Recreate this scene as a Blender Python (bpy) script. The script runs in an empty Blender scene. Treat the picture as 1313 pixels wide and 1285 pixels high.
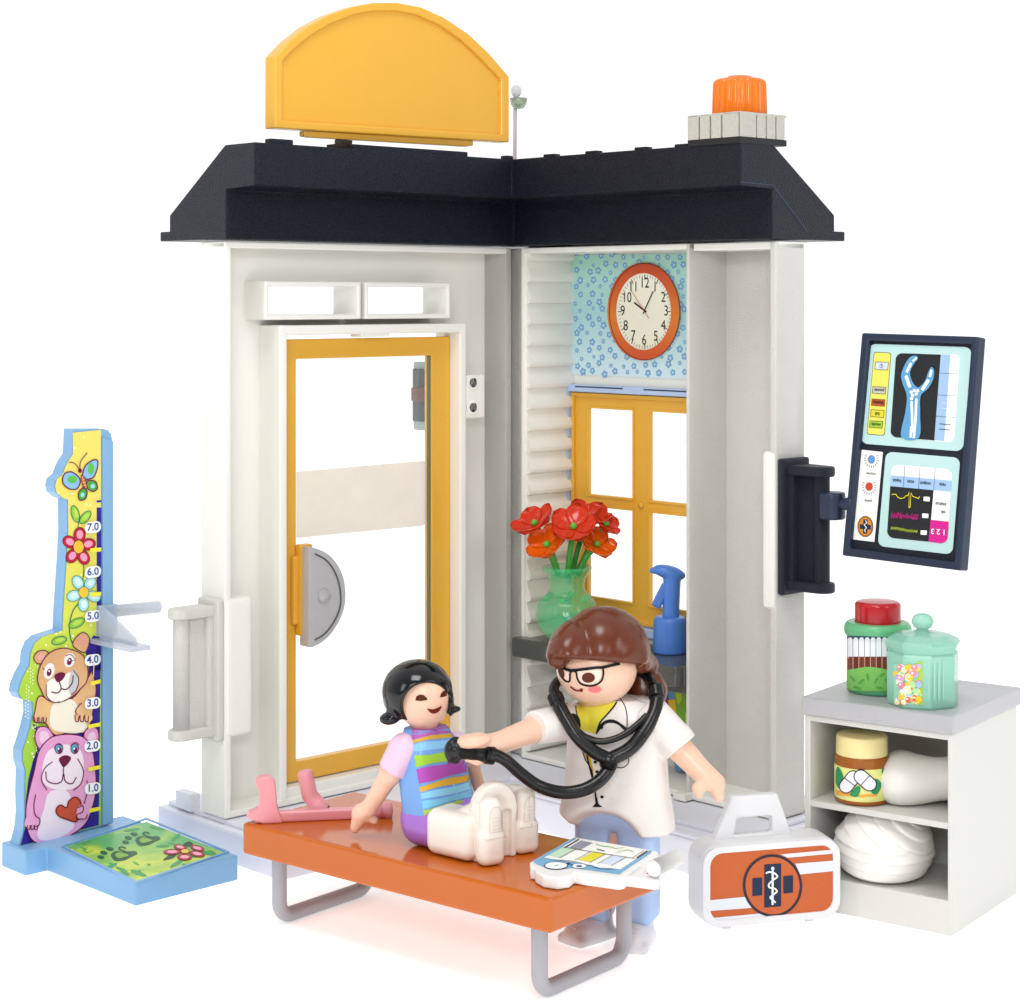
import bpy, bmesh, math, random
import numpy as np
from mathutils import Vector, Matrix
from mathutils.bvhtree import BVHTree
from mathutils.geometry import delaunay_2d_cdt
sc = bpy.context.scene
# ---------------- camera, light, exposure (one unit = one centimetre of toy) ----------------
FPX, U0, V0, ZC = 2500.0, 656.5, 382.0, 14.17
cam = bpy.data.cameras.new('camera'); camo = bpy.data.objects.new('camera', cam)
sc.collection.objects.link(camo); sc.camera = camo
camo.location = (0, 0, ZC); camo.rotation_euler = (math.pi/2, 0, 0)
cam.sensor_width = 36; cam.lens = 36*FPX/1313
cam.shift_y = -(642.5-V0)/1313
cam.clip_start = 1; cam.clip_end = 3000
sc.view_settings.view_transform = 'Standard'; sc.view_settings.look = 'None'
sc.view_settings.exposure = .12; sc.view_settings.gamma = 1
w = bpy.data.worlds.new('World'); sc.world = w; w.use_nodes = True
# a white studio: bright backdrop behind the toys, dimmer room on the camera's side
wn_ = w.node_tree; bgn = wn_.nodes['Background']; bgn.inputs[1].default_value = 1.0
_t = wn_.nodes.new('ShaderNodeTexCoord'); _s = wn_.nodes.new('ShaderNodeSeparateXYZ'); _r = wn_.nodes.new('ShaderNodeValToRGB')
wn_.links.new(_t.outputs['Generated'], _s.inputs[0]); _q = wn_.nodes.new('ShaderNodeMapRange'); _q.inputs['From Min'].default_value = -1
wn_.links.new(_s.outputs['Y'], _q.inputs['Value']); wn_.links.new(_q.outputs[0], _r.inputs[0]); wn_.links.new(_r.outputs[0], bgn.inputs[0])
_e = _r.color_ramp.elements; _e[0].position = .15; _e[0].color = (.26, .27, .29, 1); _e[1].position = .72; _e[1].color = (1.03, 1.03, 1.03, 1)
def lamp(name, loc, target, size, power, col=(1, 1, 1)):
    l = bpy.data.lights.new(name, 'AREA'); l.shape = 'RECTANGLE'; l.size = size[0]; l.size_y = size[1]
    l.energy = power; l.color = col
    o = bpy.data.objects.new(name, l); sc.collection.objects.link(o); o.location = loc
    o.rotation_euler = (Vector(target)-Vector(loc)).to_track_quat('-Z', 'Y').to_euler()
lamp('softbox_top', (-4, 26, 52), (0, 48, 4), (20, 16), 9000, (1, .99, .97))
lamp('softbox_right', (34, 14, 28), (2, 48, 6), (12, 20), 3600, (1, 1, 1))
lamp('softbox_front', (-3, -6, 27), (0, 50, 7), (16, 10), 7500, (1, .995, .98))
lamp('softbox_left', (-34, 16, 26), (-2, 48, 6), (10, 20), 2600, (1, .99, .97))
sc.cycles.max_bounces = 10; sc.cycles.transparent_max_bounces = 16
sc.cycles.caustics_reflective = False; sc.cycles.caustics_refractive = False
sc.cycles.sample_clamp_indirect = 4

# ---------------- helpers ----------------
V = Vector
EYE = V((0, 0, ZC))
def ray(u, v): return V(((u-U0)/FPX, 1.0, -(v-V0)/FPX))
def W(u, v, y): return EYE + ray(u, v)*y
def px(P): return (U0+FPX*P[0]/P[1], V0-FPX*(P[2]-ZC)/P[1])
def lin(h):
    if isinstance(h, str):
        c = [int(h[i:i+2], 16)/255 for i in (0, 2, 4)]
        return tuple([x/12.92 if x <= .04045 else ((x+.055)/1.055)**2.4 for x in c]+[1])
    return tuple(h)+(1,)
_m = {}
def mat(name, col, rough=.35, bump=0, bscale=20, trans=0, metal=0, ior=1.46, spec=.5, alpha=1, vary=0, coat=0, sss=0):
    if name in _m: return _m[name]
    m = bpy.data.materials.new(name); m.use_nodes = True; nt = m.node_tree; b = nt.nodes['Principled BSDF']
    c = lin(col); b.inputs['Base Color'].default_value = c; b.inputs['Roughness'].default_value = rough
    b.inputs['Metallic'].default_value = metal; b.inputs['IOR'].default_value = ior
    b.inputs['Specular IOR Level'].default_value = spec
    b.inputs['Transmission Weight'].default_value = trans; b.inputs['Alpha'].default_value = alpha
    b.inputs['Coat Weight'].default_value = coat
    if sss:
        b.inputs['Subsurface Weight'].default_value = sss; b.inputs['Subsurface Radius'].default_value = (.3, .15, .1)
        b.inputs['Subsurface Scale'].default_value = .3
    tc = nt.nodes.new('ShaderNodeTexCoord')
    if vary:
        n = nt.nodes.new('ShaderNodeTexNoise'); n.inputs['Scale'].default_value = 1.3; n.inputs['Detail'].default_value = 6
        nt.links.new(tc.outputs['Object'], n.inputs['Vector'])
        r = nt.nodes.new('ShaderNodeMapRange'); r.inputs['To Min'].default_value = 1-vary; r.inputs['To Max'].default_value = 1+vary*.5
        nt.links.new(n.outputs['Fac'], r.inputs['Value'])
        mx = nt.nodes.new('ShaderNodeVectorMath'); mx.operation = 'SCALE'; mx.inputs[0].default_value = c[:3]
        nt.links.new(r.outputs[0], mx.inputs['Scale']); nt.links.new(mx.outputs[0], b.inputs['Base Color'])
    n2 = nt.nodes.new('ShaderNodeTexNoise'); n2.inputs['Scale'].default_value = bscale; n2.inputs['Detail'].default_value = 4
    nt.links.new(tc.outputs['Object'], n2.inputs['Vector'])
    if bump:
        bp = nt.nodes.new('ShaderNodeBump'); bp.inputs['Strength'].default_value = min(1, bump*4); bp.inputs['Distance'].default_value = bump*.1
        nt.links.new(n2.outputs['Fac'], bp.inputs['Height']); nt.links.new(bp.outputs[0], b.inputs['Normal'])
    rr = nt.nodes.new('ShaderNodeMapRange'); rr.inputs['To Min'].default_value = max(0, rough-.06); rr.inputs['To Max'].default_value = rough+.08
    nt.links.new(n2.outputs['Fac'], rr.inputs['Value']); nt.links.new(rr.outputs[0], b.inputs['Roughness'])
    _m[name] = m; return m
def ink(h, rough=.4):       # printed colour
    return mat('print_'+h, h, rough, spec=.25)
def gradmat(name, stops, axis=2, lo=0, hi=1, rough=.35, noise=.2, nscale=1.0):
    if name in _m: return _m[name]
    m = bpy.data.materials.new(name); m.use_nodes = True; nt = m.node_tree; b = nt.nodes['Principled BSDF']
    g = nt.nodes.new('ShaderNodeNewGeometry'); s = nt.nodes.new('ShaderNodeSeparateXYZ'); nt.links.new(g.outputs['Position'], s.inputs[0])
    r = nt.nodes.new('ShaderNodeMapRange'); r.inputs['From Min'].default_value = lo; r.inputs['From Max'].default_value = hi
    nt.links.new(s.outputs[axis], r.inputs['Value'])
    n = nt.nodes.new('ShaderNodeTexNoise'); n.inputs['Scale'].default_value = nscale; n.inputs['Detail'].default_value = 3
    nt.links.new(g.outputs['Position'], n.inputs['Vector'])
    a = nt.nodes.new('ShaderNodeMath'); a.operation = 'MULTIPLY_ADD'; a.inputs[1].default_value = noise; 
    nt.links.new(n.outputs['Fac'], a.inputs[0]); nt.links.new(r.outputs[0], a.inputs[2])
    a2 = nt.nodes.new('ShaderNodeMath'); a2.operation = 'SUBTRACT'; a2.inputs[1].default_value = noise*.5; nt.links.new(a.outputs[0], a2.inputs[0])
    cr = nt.nodes.new('ShaderNodeValToRGB'); e = cr.color_ramp.elements
    e[0].position = stops[0][0]; e[0].color = lin(stops[0][1]); e[1].position = stops[-1][0]; e[1].color = lin(stops[-1][1])
    for p, c in stops[1:-1]: k = e.new(p); k.color = lin(c)
    nt.links.new(a2.outputs[0], cr.inputs[0]); nt.links.new(cr.outputs[0], b.inputs['Base Color']); b.inputs['Roughness'].default_value = rough
    _m[name] = m; return m

class MB:
    def __init__(s): s.v = []; s.f = []; s.m = []; s.sm = []; s.slots = []
    def add(s, vs, fs, m, smooth=False):
        if m not in s.slots: s.slots.append(m)
        k = s.slots.index(m); o = len(s.v)
        s.v += [tuple(x) for x in vs]
        for f in fs: s.f.append(tuple(i+o for i in f)); s.m.append(k); s.sm.append(smooth)
    def bm(s, b, m, smooth=False):
        b.verts.ensure_lookup_table(); b.verts.index_update()
        s.add([v.co.copy() for v in b.verts], [[v.index for v in f.verts] for f in b.faces], m, smooth); b.free()
    def bvh(s): return BVHTree.FromPolygons([V(x) for x in s.v], s.f)
class Fr:       # right- or left-handed local frame
    def __init__(s, o, x, y, z=(0, 0, 1)): s.o = V(o); s.x = V(x).normalized(); s.y = V(y).normalized(); s.z = V(z).normalized()
    def __call__(s, a, b, c): return s.o+s.x*a+s.y*b+s.z*c
    def loc(s, P): d = V(P)-s.o; return (d.dot(s.x), d.dot(s.y), d.dot(s.z))
WORLD = Fr((0, 0, 0), (1, 0, 0), (0, 1, 0))
def recalc(b): bmesh.ops.recalc_face_normals(b, faces=b.faces[:])
def bev(b, r, seg=2, ang=.5):
    es = [e for e in b.edges if len(e.link_faces) == 2 and e.calc_face_angle(0) > ang]
    if r > 0 and es: bmesh.ops.bevel(b, geom=es, offset=r, offset_type='OFFSET', segments=seg, profile=.6, affect='EDGES', clamp_overlap=True)
def box(M, fr, x, y, z, m, r=.03, seg=2):
    b = bmesh.new(); vs = [b.verts.new(fr(i, j, k)) for k in z for j in y for i in x]
    for f in ((0, 2, 3, 1), (4, 5, 7, 6), (0, 1, 5, 4), (1, 3, 7, 5), (3, 2, 6, 7), (2, 0, 4, 6)): b.faces.new([vs[i] for i in f])
    recalc(b); bev(b, r, seg); M.bm(b, m)
def prism(M, pts, ext, m, r=.03, seg=2, smooth=False, ang=.5):
    b = bmesh.new(); a = [b.verts.new(p) for p in pts]; c = [b.verts.new(V(p)+V(ext)) for p in pts]; n = len(pts)
    b.faces.new(a); b.faces.new(c[::-1])
    for i in range(n): b.faces.new((a[i], a[(i+1) % n], c[(i+1) % n], c[i]))
    recalc(b); bev(b, r, seg, ang); 
    bmesh.ops.triangulate(b, faces=[f for f in b.faces if len(f.verts) > 4]); M.bm(b, m, smooth)
def ring(M, outer, inner, ext, m, r=.02, seg=2):
    b = bmesh.new(); n = len(outer); e = V(ext)
    A = [b.verts.new(p) for p in outer]; B = [b.verts.new(p) for p in inner]
    C = [b.verts.new(V(p)+e) for p in outer]; D = [b.verts.new(V(p)+e) for p in inner]
    for i in range(n):
        j = (i+1) % n
        b.faces.new((A[i], A[j], B[j], B[i])); b.faces.new((C[j], C[i], D[i], D[j]))
        b.faces.new((A[j], A[i], C[i], C[j])); b.faces.new((B[i], B[j], D[j], D[i]))
    recalc(b); bev(b, r, seg); M.bm(b, m)
def rect(fr, x, y, z):   # rectangle in x,z at offset y
    return [fr(x[0], y, z[0]), fr(x[1], y, z[0]), fr(x[1], y, z[1]), fr(x[0], y, z[1])]
def frame(M, fr, xo, zo, xi, zi, y0, y1, m, r=.02): ring(M, rect(fr, xo, y0, zo), rect(fr, xi, y0, zi), fr(0, y1, 0)-fr(0, y0, 0), m, r)
def cells(M, fr, x, z, holes, y0, y1, m):
    xs = sorted(set(list(x)+[a for h in holes for a in h[0]])); zs = sorted(set(list(z)+[a for h in holes for a in h[1]]))
    def solid(i, j):
        if i < 0 or j < 0 or i >= len(xs)-1 or j >= len(zs)-1: return False
        cx, cz = (xs[i]+xs[i+1])/2, (zs[j]+zs[j+1])/2
        if not (x[0] < cx < x[1] and z[0] < cz < z[1]): return False
        return not any(h[0][0] < cx < h[0][1] and h[1][0] < cz < h[1][1] for h in holes)
    vs = []; fs = []
    def q(*p): fs.append(tuple(range(len(vs), len(vs)+4))); vs.extend([fr(*k) for k in p])
    for i in range(len(xs)-1):
        for j in range(len(zs)-1):
            if not solid(i, j): continue
            a, b, c, d = xs[i], xs[i+1], zs[j], zs[j+1]
            q((a, y0, c), (b, y0, c), (b, y0, d), (a, y0, d)); q((a, y1, d), (b, y1, d), (b, y1, c), (a, y1, c))
            if not solid(i-1, j): q((a, y0, c), (a, y0, d), (a, y1, d), (a, y1, c))
            if not solid(i+1, j): q((b, y0, c), (b, y0, d), (b, y1, d), (b, y1, c))
            if not solid(i, j-1): q((a, y0, c), (b, y0, c), (b, y1, c), (a, y1, c))
            if not solid(i, j+1): q((a, y0, d), (b, y0, d), (b, y1, d), (a, y1, d))
    M.add(vs, fs, m)
def catmull(pts, n=8, closed=False):
    P = [V(p) for p in pts]; out = []; L = len(P)
    for i in range(L if closed else L-1):
        if closed: a, b, c, d = P[i-1], P[i], P[(i+1) % L], P[(i+2) % L]
        else: a = P[i-1] if i else P[0]*2-P[1]; b = P[i]; c = P[i+1]; d = P[i+2] if i+2 < L else P[-1]*2-P[-2]
        for k in range(n):
            t = k/n; out.append(.5*((2*b)+(c-a)*t+(2*a-5*b+4*c-d)*t*t+(3*b-a-3*c+d)*t**3))
    if not closed: out.append(P[-1])
    return out
def tube(M, path, r, m, n=14, closed=False, cap=True, squash=None):
    P = [V(p) for p in path]; L = len(P); R = r if callable(r) else (lambda t: r)
    T = []
    for i in range(L):
        a = P[i-1] if (i or closed) else P[0]; b = P[(i+1) % L] if (i < L-1 or closed) else P[-1]; T.append((b-a).normalized())
    up = V((0, 0, 1)) if abs(T[0].z) < .9 else V((1, 0, 0)); N = (up-T[0]*up.dot(T[0])).normalized(); vs = []; fs = []
    for i in range(L):
        N = (N-T[i]*N.dot(T[i])).normalized(); B = T[i].cross(N); rr = R(i/(L-1))
        for k in range(n):
            a = 2*math.pi*k/n; vs.append(P[i]+(N*math.cos(a)*(squash or 1)+B*math.sin(a))*rr)
    for i in range(L if closed else L-1):
        for k in range(n): fs.append((i*n+k, i*n+(k+1) % n, ((i+1) % L)*n+(k+1) % n, ((i+1) % L)*n+k))
    if cap and not closed:
        for e, s in ((0, -1), (L-1, 1)):      # rounded ends
            rr = R(e/(L-1)); base = e*n; ring_ = [base+k for k in range(n)]
            for q in (.5, .85):
                o = len(vs)
                for k in range(n): vs.append(P[e]+(vs[base+k]-P[e])*math.sqrt(1-q*q)+T[e]*s*rr*q*.5)
                new = [o+k for k in range(n)]
                for k in range(n): fs.append((ring_[k], ring_[(k+1) % n], new[(k+1) % n], new[k]))
                ring_ = new
            fs.append(tuple(ring_))
    M.add(vs, fs, m, True)
def lathe(M, c, prof, m, n=40, ax=(0, 0, 1), rf=None, smooth=True, ph=0):
    ax = V(ax).normalized(); e1 = ax.orthogonal().normalized() if abs(ax.z) < .99 else V((1, 0, 0)); e2 = ax.cross(e1); c = V(c); vs = []; fs = []
    for r, z in prof:
        for k in range(n):
            a = 2*math.pi*k/n+ph; q = r*(rf(a, z) if rf else 1); vs.append(c+e1*q*math.cos(a)+e2*q*math.sin(a)+ax*z)
    for i in range(len(prof)-1):
        for k in range(n): fs.append((i*n+k, i*n+(k+1) % n, (i+1)*n+(k+1) % n, (i+1)*n+k))
    fs.append(tuple(range(n))[::-1]); fs.append(tuple((len(prof)-1)*n+k for k in range(n)))
    M.add(vs, fs, m, smooth)
def rprof(segs, r=.04):    # round the corners of a lathe profile
    out = []
    for i, p in enumerate(segs):
        if i in (0, len(segs)-1): out.append(p); continue
        a, b, c = V(segs[i-1]), V(p), V(segs[i+1]); d1 = (a-b); d2 = (c-b); q = min(r, d1.length*.45, d2.length*.45)
        p1 = b+d1.normalized()*q; p2 = b+d2.normalized()*q
        for t in (0, .33, .66, 1): out.append(tuple(p1*(1-t)**2+b*2*t*(1-t)+p2*t*t))
    return out
# ---- signed distance modelling (smooth moulded plastic) ----
def sell(c, r, R=None):
    c = np.array(c, 'f'); r = np.array(r, 'f')
    def f(P):
        q = P-c
        if R is not None: q = q@R
        q = q/r; k = np.sqrt((q*q).sum(1)); k2 = np.sqrt(((q/r)**2).sum(1))+1e-9
        return k*(k-1)/k2
    return f
def scap(a, b, r1, r2=None):
    a = np.array(a, 'f'); b = np.array(b, 'f'); r2 = r1 if r2 is None else r2
    def f(P):
        d = b-a; t = np.clip(((P-a)@d)/(d@d), 0, 1); return np.linalg.norm(P-a-t[:, None]*d, axis=1)-(r1+(r2-r1)*t)
    return f
def sbox(c, h, r, R=None, taper=None):
    c = np.array(c, 'f'); h = np.array(h, 'f')
    def f(P):
        q = P-c
        if R is not None: q = q@R
        hh = h-r
        if taper is not None:
            t = np.clip(q[:, 2]/h[2]*.5+.5, 0, 1)[:, None]; s = 1+(np.array(taper, 'f')-1)*t; q = np.concatenate([q[:, :2]/s, q[:, 2:]], 1)
        q = np.abs(q)-hh
        return np.linalg.norm(np.maximum(q, 0), axis=1)+np.minimum(q.max(1), 0)-r
    return f
def union(*fs, k=.08):
    def f(P):
        d = fs[0](P)
        for g in fs[1:]:
            e = g(P)
            if k: h = np.clip(.5+.5*(e-d)/k, 0, 1); d = e*(1-h)+d*h-k*h*(1-h)
            else: d = np.minimum(d, e)
        return d
    return f
def cut(a, b, k=.04):
    def f(P):
        d = a(P); e = -b(P)
        h = np.clip(.5-.5*(e-d)/k, 0, 1); return e*(1-h)+d*h+k*h*(1-h)
    return f
def splane(p, n):
    p = np.array(p, 'f'); n = np.array(n, 'f'); n = n/np.linalg.norm(n)
    return lambda P: (P-p)@n
def inter(a, b, k=.04): return cut(a, lambda P: -b(P), k)
def Rm(*ax): return np.array([list(V(a).normalized()) for a in ax], 'f').T
def surfnet(M, f, lo, hi, h, m, mfun=None):
    lo = np.array(lo, 'f'); hi = np.array(hi, 'f'); n = np.ceil((hi-lo)/h).astype(int)+1
    ax = [lo[i]+h*np.arange(n[i], dtype='f') for i in range(3)]
    G = np.stack(np.meshgrid(*ax, indexing='ij'), -1).reshape(-1, 3)
    D = np.concatenate([f(G[i:i+400000]) for i in range(0, len(G), 400000)]).reshape(n)
    D = np.where(D == 0, 1e-6, D); nc = n-1; acc = np.zeros((nc[0]*nc[1]*nc[2], 3)); cnt = np.zeros(len(acc), int); quads = []
    def cid(i, j, k): return (i*nc[1]+j)*nc[2]+k
    for a in range(3):
        b, c = (a+1) % 3, (a+2) % 3
        s0 = [slice(None)]*3; s1 = [slice(None)]*3; s0[a] = slice(0, -1); s1[a] = slice(1, None)
        A, B = D[tuple(s0)], D[tuple(s1)]
        I = np.argwhere((A < 0) != (B < 0)); I = I[(I[:, b] > 0) & (I[:, b] < nc[b]) & (I[:, c] > 0) & (I[:, c] < nc[c])]
        d0 = A[tuple(I.T)]; d1 = B[tuple(I.T)]; t = d0/(d0-d1); P = I.astype(float); P[:, a] += t; ids = []
        for db, dc in ((-1, -1), (0, -1), (0, 0), (-1, 0)):
            J = I.copy(); J[:, b] += db; J[:, c] += dc; q = cid(J[:, 0], J[:, 1], J[:, 2]); ids.append(q); np.add.at(acc, q, P); np.add.at(cnt, q, 1)
        Q = np.stack(ids, 1); Q[d0 > 0] = Q[d0 > 0][:, ::-1]; quads.append(Q)
    Q = np.concatenate(quads); use = np.unique(Q); mp = np.full(len(acc), -1); mp[use] = np.arange(len(use))
    Vt = lo+h*(acc[use]/cnt[use][:, None])
    # pull the vertices onto the exact surface
    for _ in range(2):
        e = h*.5; g = np.stack([f((Vt+np.eye(3)[i]*e).astype('f'))-f((Vt-np.eye(3)[i]*e).astype('f')) for i in range(3)], 1)/(2*e)
        Vt = Vt-np.clip(f(Vt.astype('f')), -h, h)[:, None]*g/np.maximum((g*g).sum(1), .2)[:, None]*.7
    F = mp[Q]
    M.add([tuple(x) for x in Vt.tolist()], [tuple(x) for x in F.tolist()], m, True)
# ---- printed decals: mapped through the photograph's pixels onto a real surface ----
class Plane:
    def __init__(s, o, n): s.o = V(o); s.n = V(n).normalized()
    def __call__(s, u, v, off=0):
        d = ray(u, v); n = s.n if s.n.dot(d) < 0 else -s.n; o = s.o+n*off
        return EYE+d*((o-EYE).dot(n)/d.dot(n))
class Skin:
    def __init__(s, M, y): s.b = M.bvh(); s.y = y
    def __call__(s, u, v, off=0):
        d = ray(u, v); h = s.b.ray_cast(EYE, d.normalized())
        if h[0] is None: h = s.b.find_nearest(W(u, v, s.y))
        n = h[1] if h[1].dot(d) < 0 else -h[1]
        return h[0]+n*off*.6-d.normalized()*off*.6
def inpoly(x, y, P):
    c = False; j = len(P)-1
    for i in range(len(P)):
        if (P[i][1] > y) != (P[j][1] > y) and x < (P[j][0]-P[i][0])*(y-P[i][1])/(P[j][1]-P[i][1])+P[i][0]: c = not c
        j = i
    return c
LAY = .006
def poly(M, S, pts, col, lay=1, step=None):
    m = ink(col) if isinstance(col, str) else col
    P = [V((p[0], p[1])) for p in pts]
    curved = isinstance(S, Skin)
    if curved: step = step or 2.5
    if step:
        Q = []
        for i in range(len(P)):
            a, b = P[i], P[(i+1) % len(P)]; k = max(1, int((b-a).length/step))
            Q += [a.lerp(b, t/k) for t in range(k)]
        P = Q
    if abs(sum(P[i].x*P[(i+1) % len(P)].y-P[(i+1) % len(P)].x*P[i].y for i in range(len(P)))) < 1e-4: return
    N = len(P); vs = list(P)
    if step:
        x0, x1 = min(p.x for p in P), max(p.x for p in P); y0, y1 = min(p.y for p in P), max(p.y for p in P)
        y = y0+step/2
        while y < y1:
            x = x0+step/2
            while x < x1:
                if inpoly(x, y, P): vs.append(V((x, y)))
                x += step
            y += step
    r = delaunay_2d_cdt(vs, [(i, (i+1) % N) for i in range(N)], [], 1, 1e-5)
    if not r[2]: return
    M.add([S(p.x, p.y, LAY*lay) for p in r[0]], [tuple(f) for f in r[2]], m, curved)
def line(M, S, pts, wd, col, lay=1, closed=False, step=None):
    P = [V((p[0], p[1])) for p in pts]
    if closed: P.append(P[0])
    if isinstance(S, Skin):
        Q = []
        for a, b in zip(P, P[1:]):
            k = max(1, int((b-a).length/2)); Q += [a.lerp(b, t/k) for t in range(k)]
        P = Q+[P[-1]]
    L = []; R = []
    for i in range(len(P)):
        a = P[i-1] if i else (P[-2] if closed else P[0]); b = P[i+1] if i < len(P)-1 else (P[1] if closed else P[-1])
        d1 = (P[i]-a); d2 = (b-P[i]); d = ((d1.normalized() if d1.length > 1e-6 else V((0, 0)))+(d2.normalized() if d2.length > 1e-6 else V((0, 0))))
        if d.length < .3: d = d1 if d1.length > 1e-6 else d2
        d = d.normalized(); n = V((-d.y, d.x))*wd/2
        if d1.length > 1e-6: n /= max(.6, abs(d.dot(d1.normalized())))
        L.append(P[i]+n); R.append(P[i]-n)
    m = ink(col) if isinstance(col, str) else col; vs = []; fs = []
    for a, b in zip(L, R): vs += [S(a.x, a.y, LAY*lay), S(b.x, b.y, LAY*lay)]
    for i in range(len(P)-1): fs.append((2*i, 2*i+1, 2*i+3, 2*i+2))
    M.add(vs, fs, m, isinstance(S, Skin))
def ell(c, rx, ry, rot=0, n=28, a0=0, a1=360):
    out = []; cr, sr = math.cos(math.radians(rot)), math.sin(math.radians(rot)); full = abs(a1-a0) >= 360
    for i in range(n if full else n+1):
        a = math.radians(a0+(a1-a0)*i/n); x, y = rx*math.cos(a), ry*math.sin(a); out.append((c[0]+x*cr-y*sr, c[1]+x*sr+y*cr))
    return out
def stad(c, a, r, rot=0, n=10):     # capsule outline
    cr, sr = math.cos(math.radians(rot)), math.sin(math.radians(rot)); out = []
    for s, a0 in ((1, -90), (-1, 90)):
        for i in range(n+1): t = math.radians(a0+180*i/n); x, y = s*(a-r)+r*math.cos(t), r*math.sin(t); out.append((c[0]+x*cr-y*sr, c[1]+x*sr+y*cr))
    return out
def sm(pts, n=5, closed=True): return [(p.x, p.y) for p in catmull([V((p[0], p[1], 0)) for p in pts], n, closed)]
def Z(x0, y0, s):
    def f(*a):
        if len(a) == 2 and not hasattr(a[0], '__len__'): return (x0+a[0]/s, y0+a[1]/s)
        a = a[0] if len(a) == 1 else a
        if not hasattr(a[0], '__len__'): return (x0+a[0]/s, y0+a[1]/s)
        return [(x0+x/s, y0+y/s) for x, y in a]
    f.s = s; return f
def quad(A, B, C, D):     # bilinear map of the unit square (x right, y down) to pixels
    A, B, C, D = [V(p) for p in (A, B, C, D)]
    def f(x, y): p = (A*(1-x)+B*x)*(1-y)+(D*(1-x)+C*x)*y; return (p.x, p.y)
    return f
def rr(q, x0, y0, x1, y1, rx=.0, ry=None, n=5):   # rounded rectangle in a quad map
    ry = rx if ry is None else ry; out = []
    if rx == 0: return [q(x0, y0), q(x1, y0), q(x1, y1), q(x0, y1)]
    for cx, cy, a in ((x1-rx, y0+ry, -90), (x1-rx, y1-ry, 0), (x0+rx, y1-ry, 90), (x0+rx, y0+ry, 180)):
        for i in range(n+1): t = math.radians(a+90*i/n); out.append(q(cx+rx*math.cos(t), cy+ry*math.sin(t)))
    return out
_tc = {}
def text2d(s, off=0):
    if (s, off) in _tc: return _tc[(s, off)]
    cu = bpy.data.curves.new('lettering', 'FONT'); cu.body = s; cu.align_x = 'CENTER'; cu.align_y = 'CENTER'; cu.size = 1; cu.offset = off; cu.resolution_u = 3
    o = bpy.data.objects.new('lettering', cu); sc.collection.objects.link(o); dg = bpy.context.evaluated_depsgraph_get(); dg.update()
    me = o.evaluated_get(dg).to_mesh(); r = ([v.co.copy() for v in me.vertices], [tuple(p.vertices) for p in me.polygons])
    o.evaluated_get(dg).to_mesh_clear(); bpy.data.objects.remove(o); bpy.data.curves.remove(cu); _tc[(s, off)] = r; return r
def text(M, S, s, c, ex, ey, col, lay=1, off=0):
    """ex: pixel vector of one em to the right, ey: pixel vector of one em upwards"""
    vs, fs = text2d(s, off); M.add([S(c[0]+v.x*ex[0]+v.y*ey[0], c[1]+v.x*ex[1]+v.y*ey[1], LAY*lay) for v in vs], fs, ink(col) if isinstance(col, str) else col)
# ---- linking ----
def thing(name, loc, label, cat, group=None, kind=None):
    o = bpy.data.objects.new(name, None); sc.collection.objects.link(o); o.location = loc; o.empty_display_size = .3
    if label: o['label'] = label
    if cat: o['category'] = cat
    if group: o['group'] = group
    if kind: o['kind'] = kind
    return o
def absloc(o): return V(o.location)+(absloc(o.parent) if o.parent else V((0, 0, 0)))
def part(M, name, parent=None, loc=None, label=None, cat=None, group=None, kind=None):
    L = V(loc) if loc is not None else (absloc(parent) if parent else V((0, 0, 0)))
    me = bpy.data.meshes.new(name); me.from_pydata([tuple(V(v)-L) for v in M.v], [], M.f)
    for m in M.slots: me.materials.append(m)
    me.polygons.foreach_set('material_index', M.m); me.polygons.foreach_set('use_smooth', M.sm); me.update(); me.validate()
    o = bpy.data.objects.new(name, me); sc.collection.objects.link(o)
    if parent: o.parent = parent; o.location = L-absloc(parent)
    else: o.location = L
    if label: o['label'] = label
    if cat: o['category'] = cat
    if group: o['group'] = group
    if kind: o['kind'] = kind
    return o
# ---------------- materials ----------------
WHITE = mat('white_plastic', 'e9e8e1', .38, .08, 60); WHITE2 = mat('white_plastic_grained', 'e2e0da', .55, .5, 45, vary=.04)
CREAM = mat('warm_white_plastic', 'e6e1da', .32, .03, 25, sss=.15); BRIGHT = mat('bright_white_plastic', 'e6e6e4', .33, .03, 30)
NAVY = mat('navy_plastic', '07101f', .27, .35, 30, vary=.15, spec=.3); NAVY2 = mat('navy_grained', '151c2c', .45, .7, 40); BLACKN = mat('navy_recess', '0d121c', .6, .2, 60)
YEL = mat('yellow_plastic', 'e0a93a', .24, .05, 22, vary=.03); ORG = mat('orange_plastic', 'bd5e0e', .13, .04, 14, vary=.04)
STEEL = mat('silver_plastic', 'b9bbc2', .3, .3, 70, metal=.75, vary=.06); SILV = mat('silver_grained', 'cfcfd2', .34, .5, 60, metal=.4)
BASEM = mat('baseplate_plastic', 'dfe0ea', .35, .05, 12); LBLUE = mat('pale_blue_plastic', 'aec4e6', .35, .05, 30)
STONE = mat('grey_grained_plastic', 'c9c8c0', .6, .6, 45); SHELF = mat('dark_grey_gloss', '4c4e49', .18, .04, 10)
# ---------------- the table they stand on ----------------
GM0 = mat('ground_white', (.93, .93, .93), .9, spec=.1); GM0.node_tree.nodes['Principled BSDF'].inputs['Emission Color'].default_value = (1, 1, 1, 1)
GM0.node_tree.nodes['Principled BSDF'].inputs['Emission Strength'].default_value = .45      # glow added to whiten the ground and wash out shadows on it
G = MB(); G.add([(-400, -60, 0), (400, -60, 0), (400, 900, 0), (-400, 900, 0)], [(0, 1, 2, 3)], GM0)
part(G, 'ground', kind='structure', label='plain white table top under the toys, with added glow')
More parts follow.
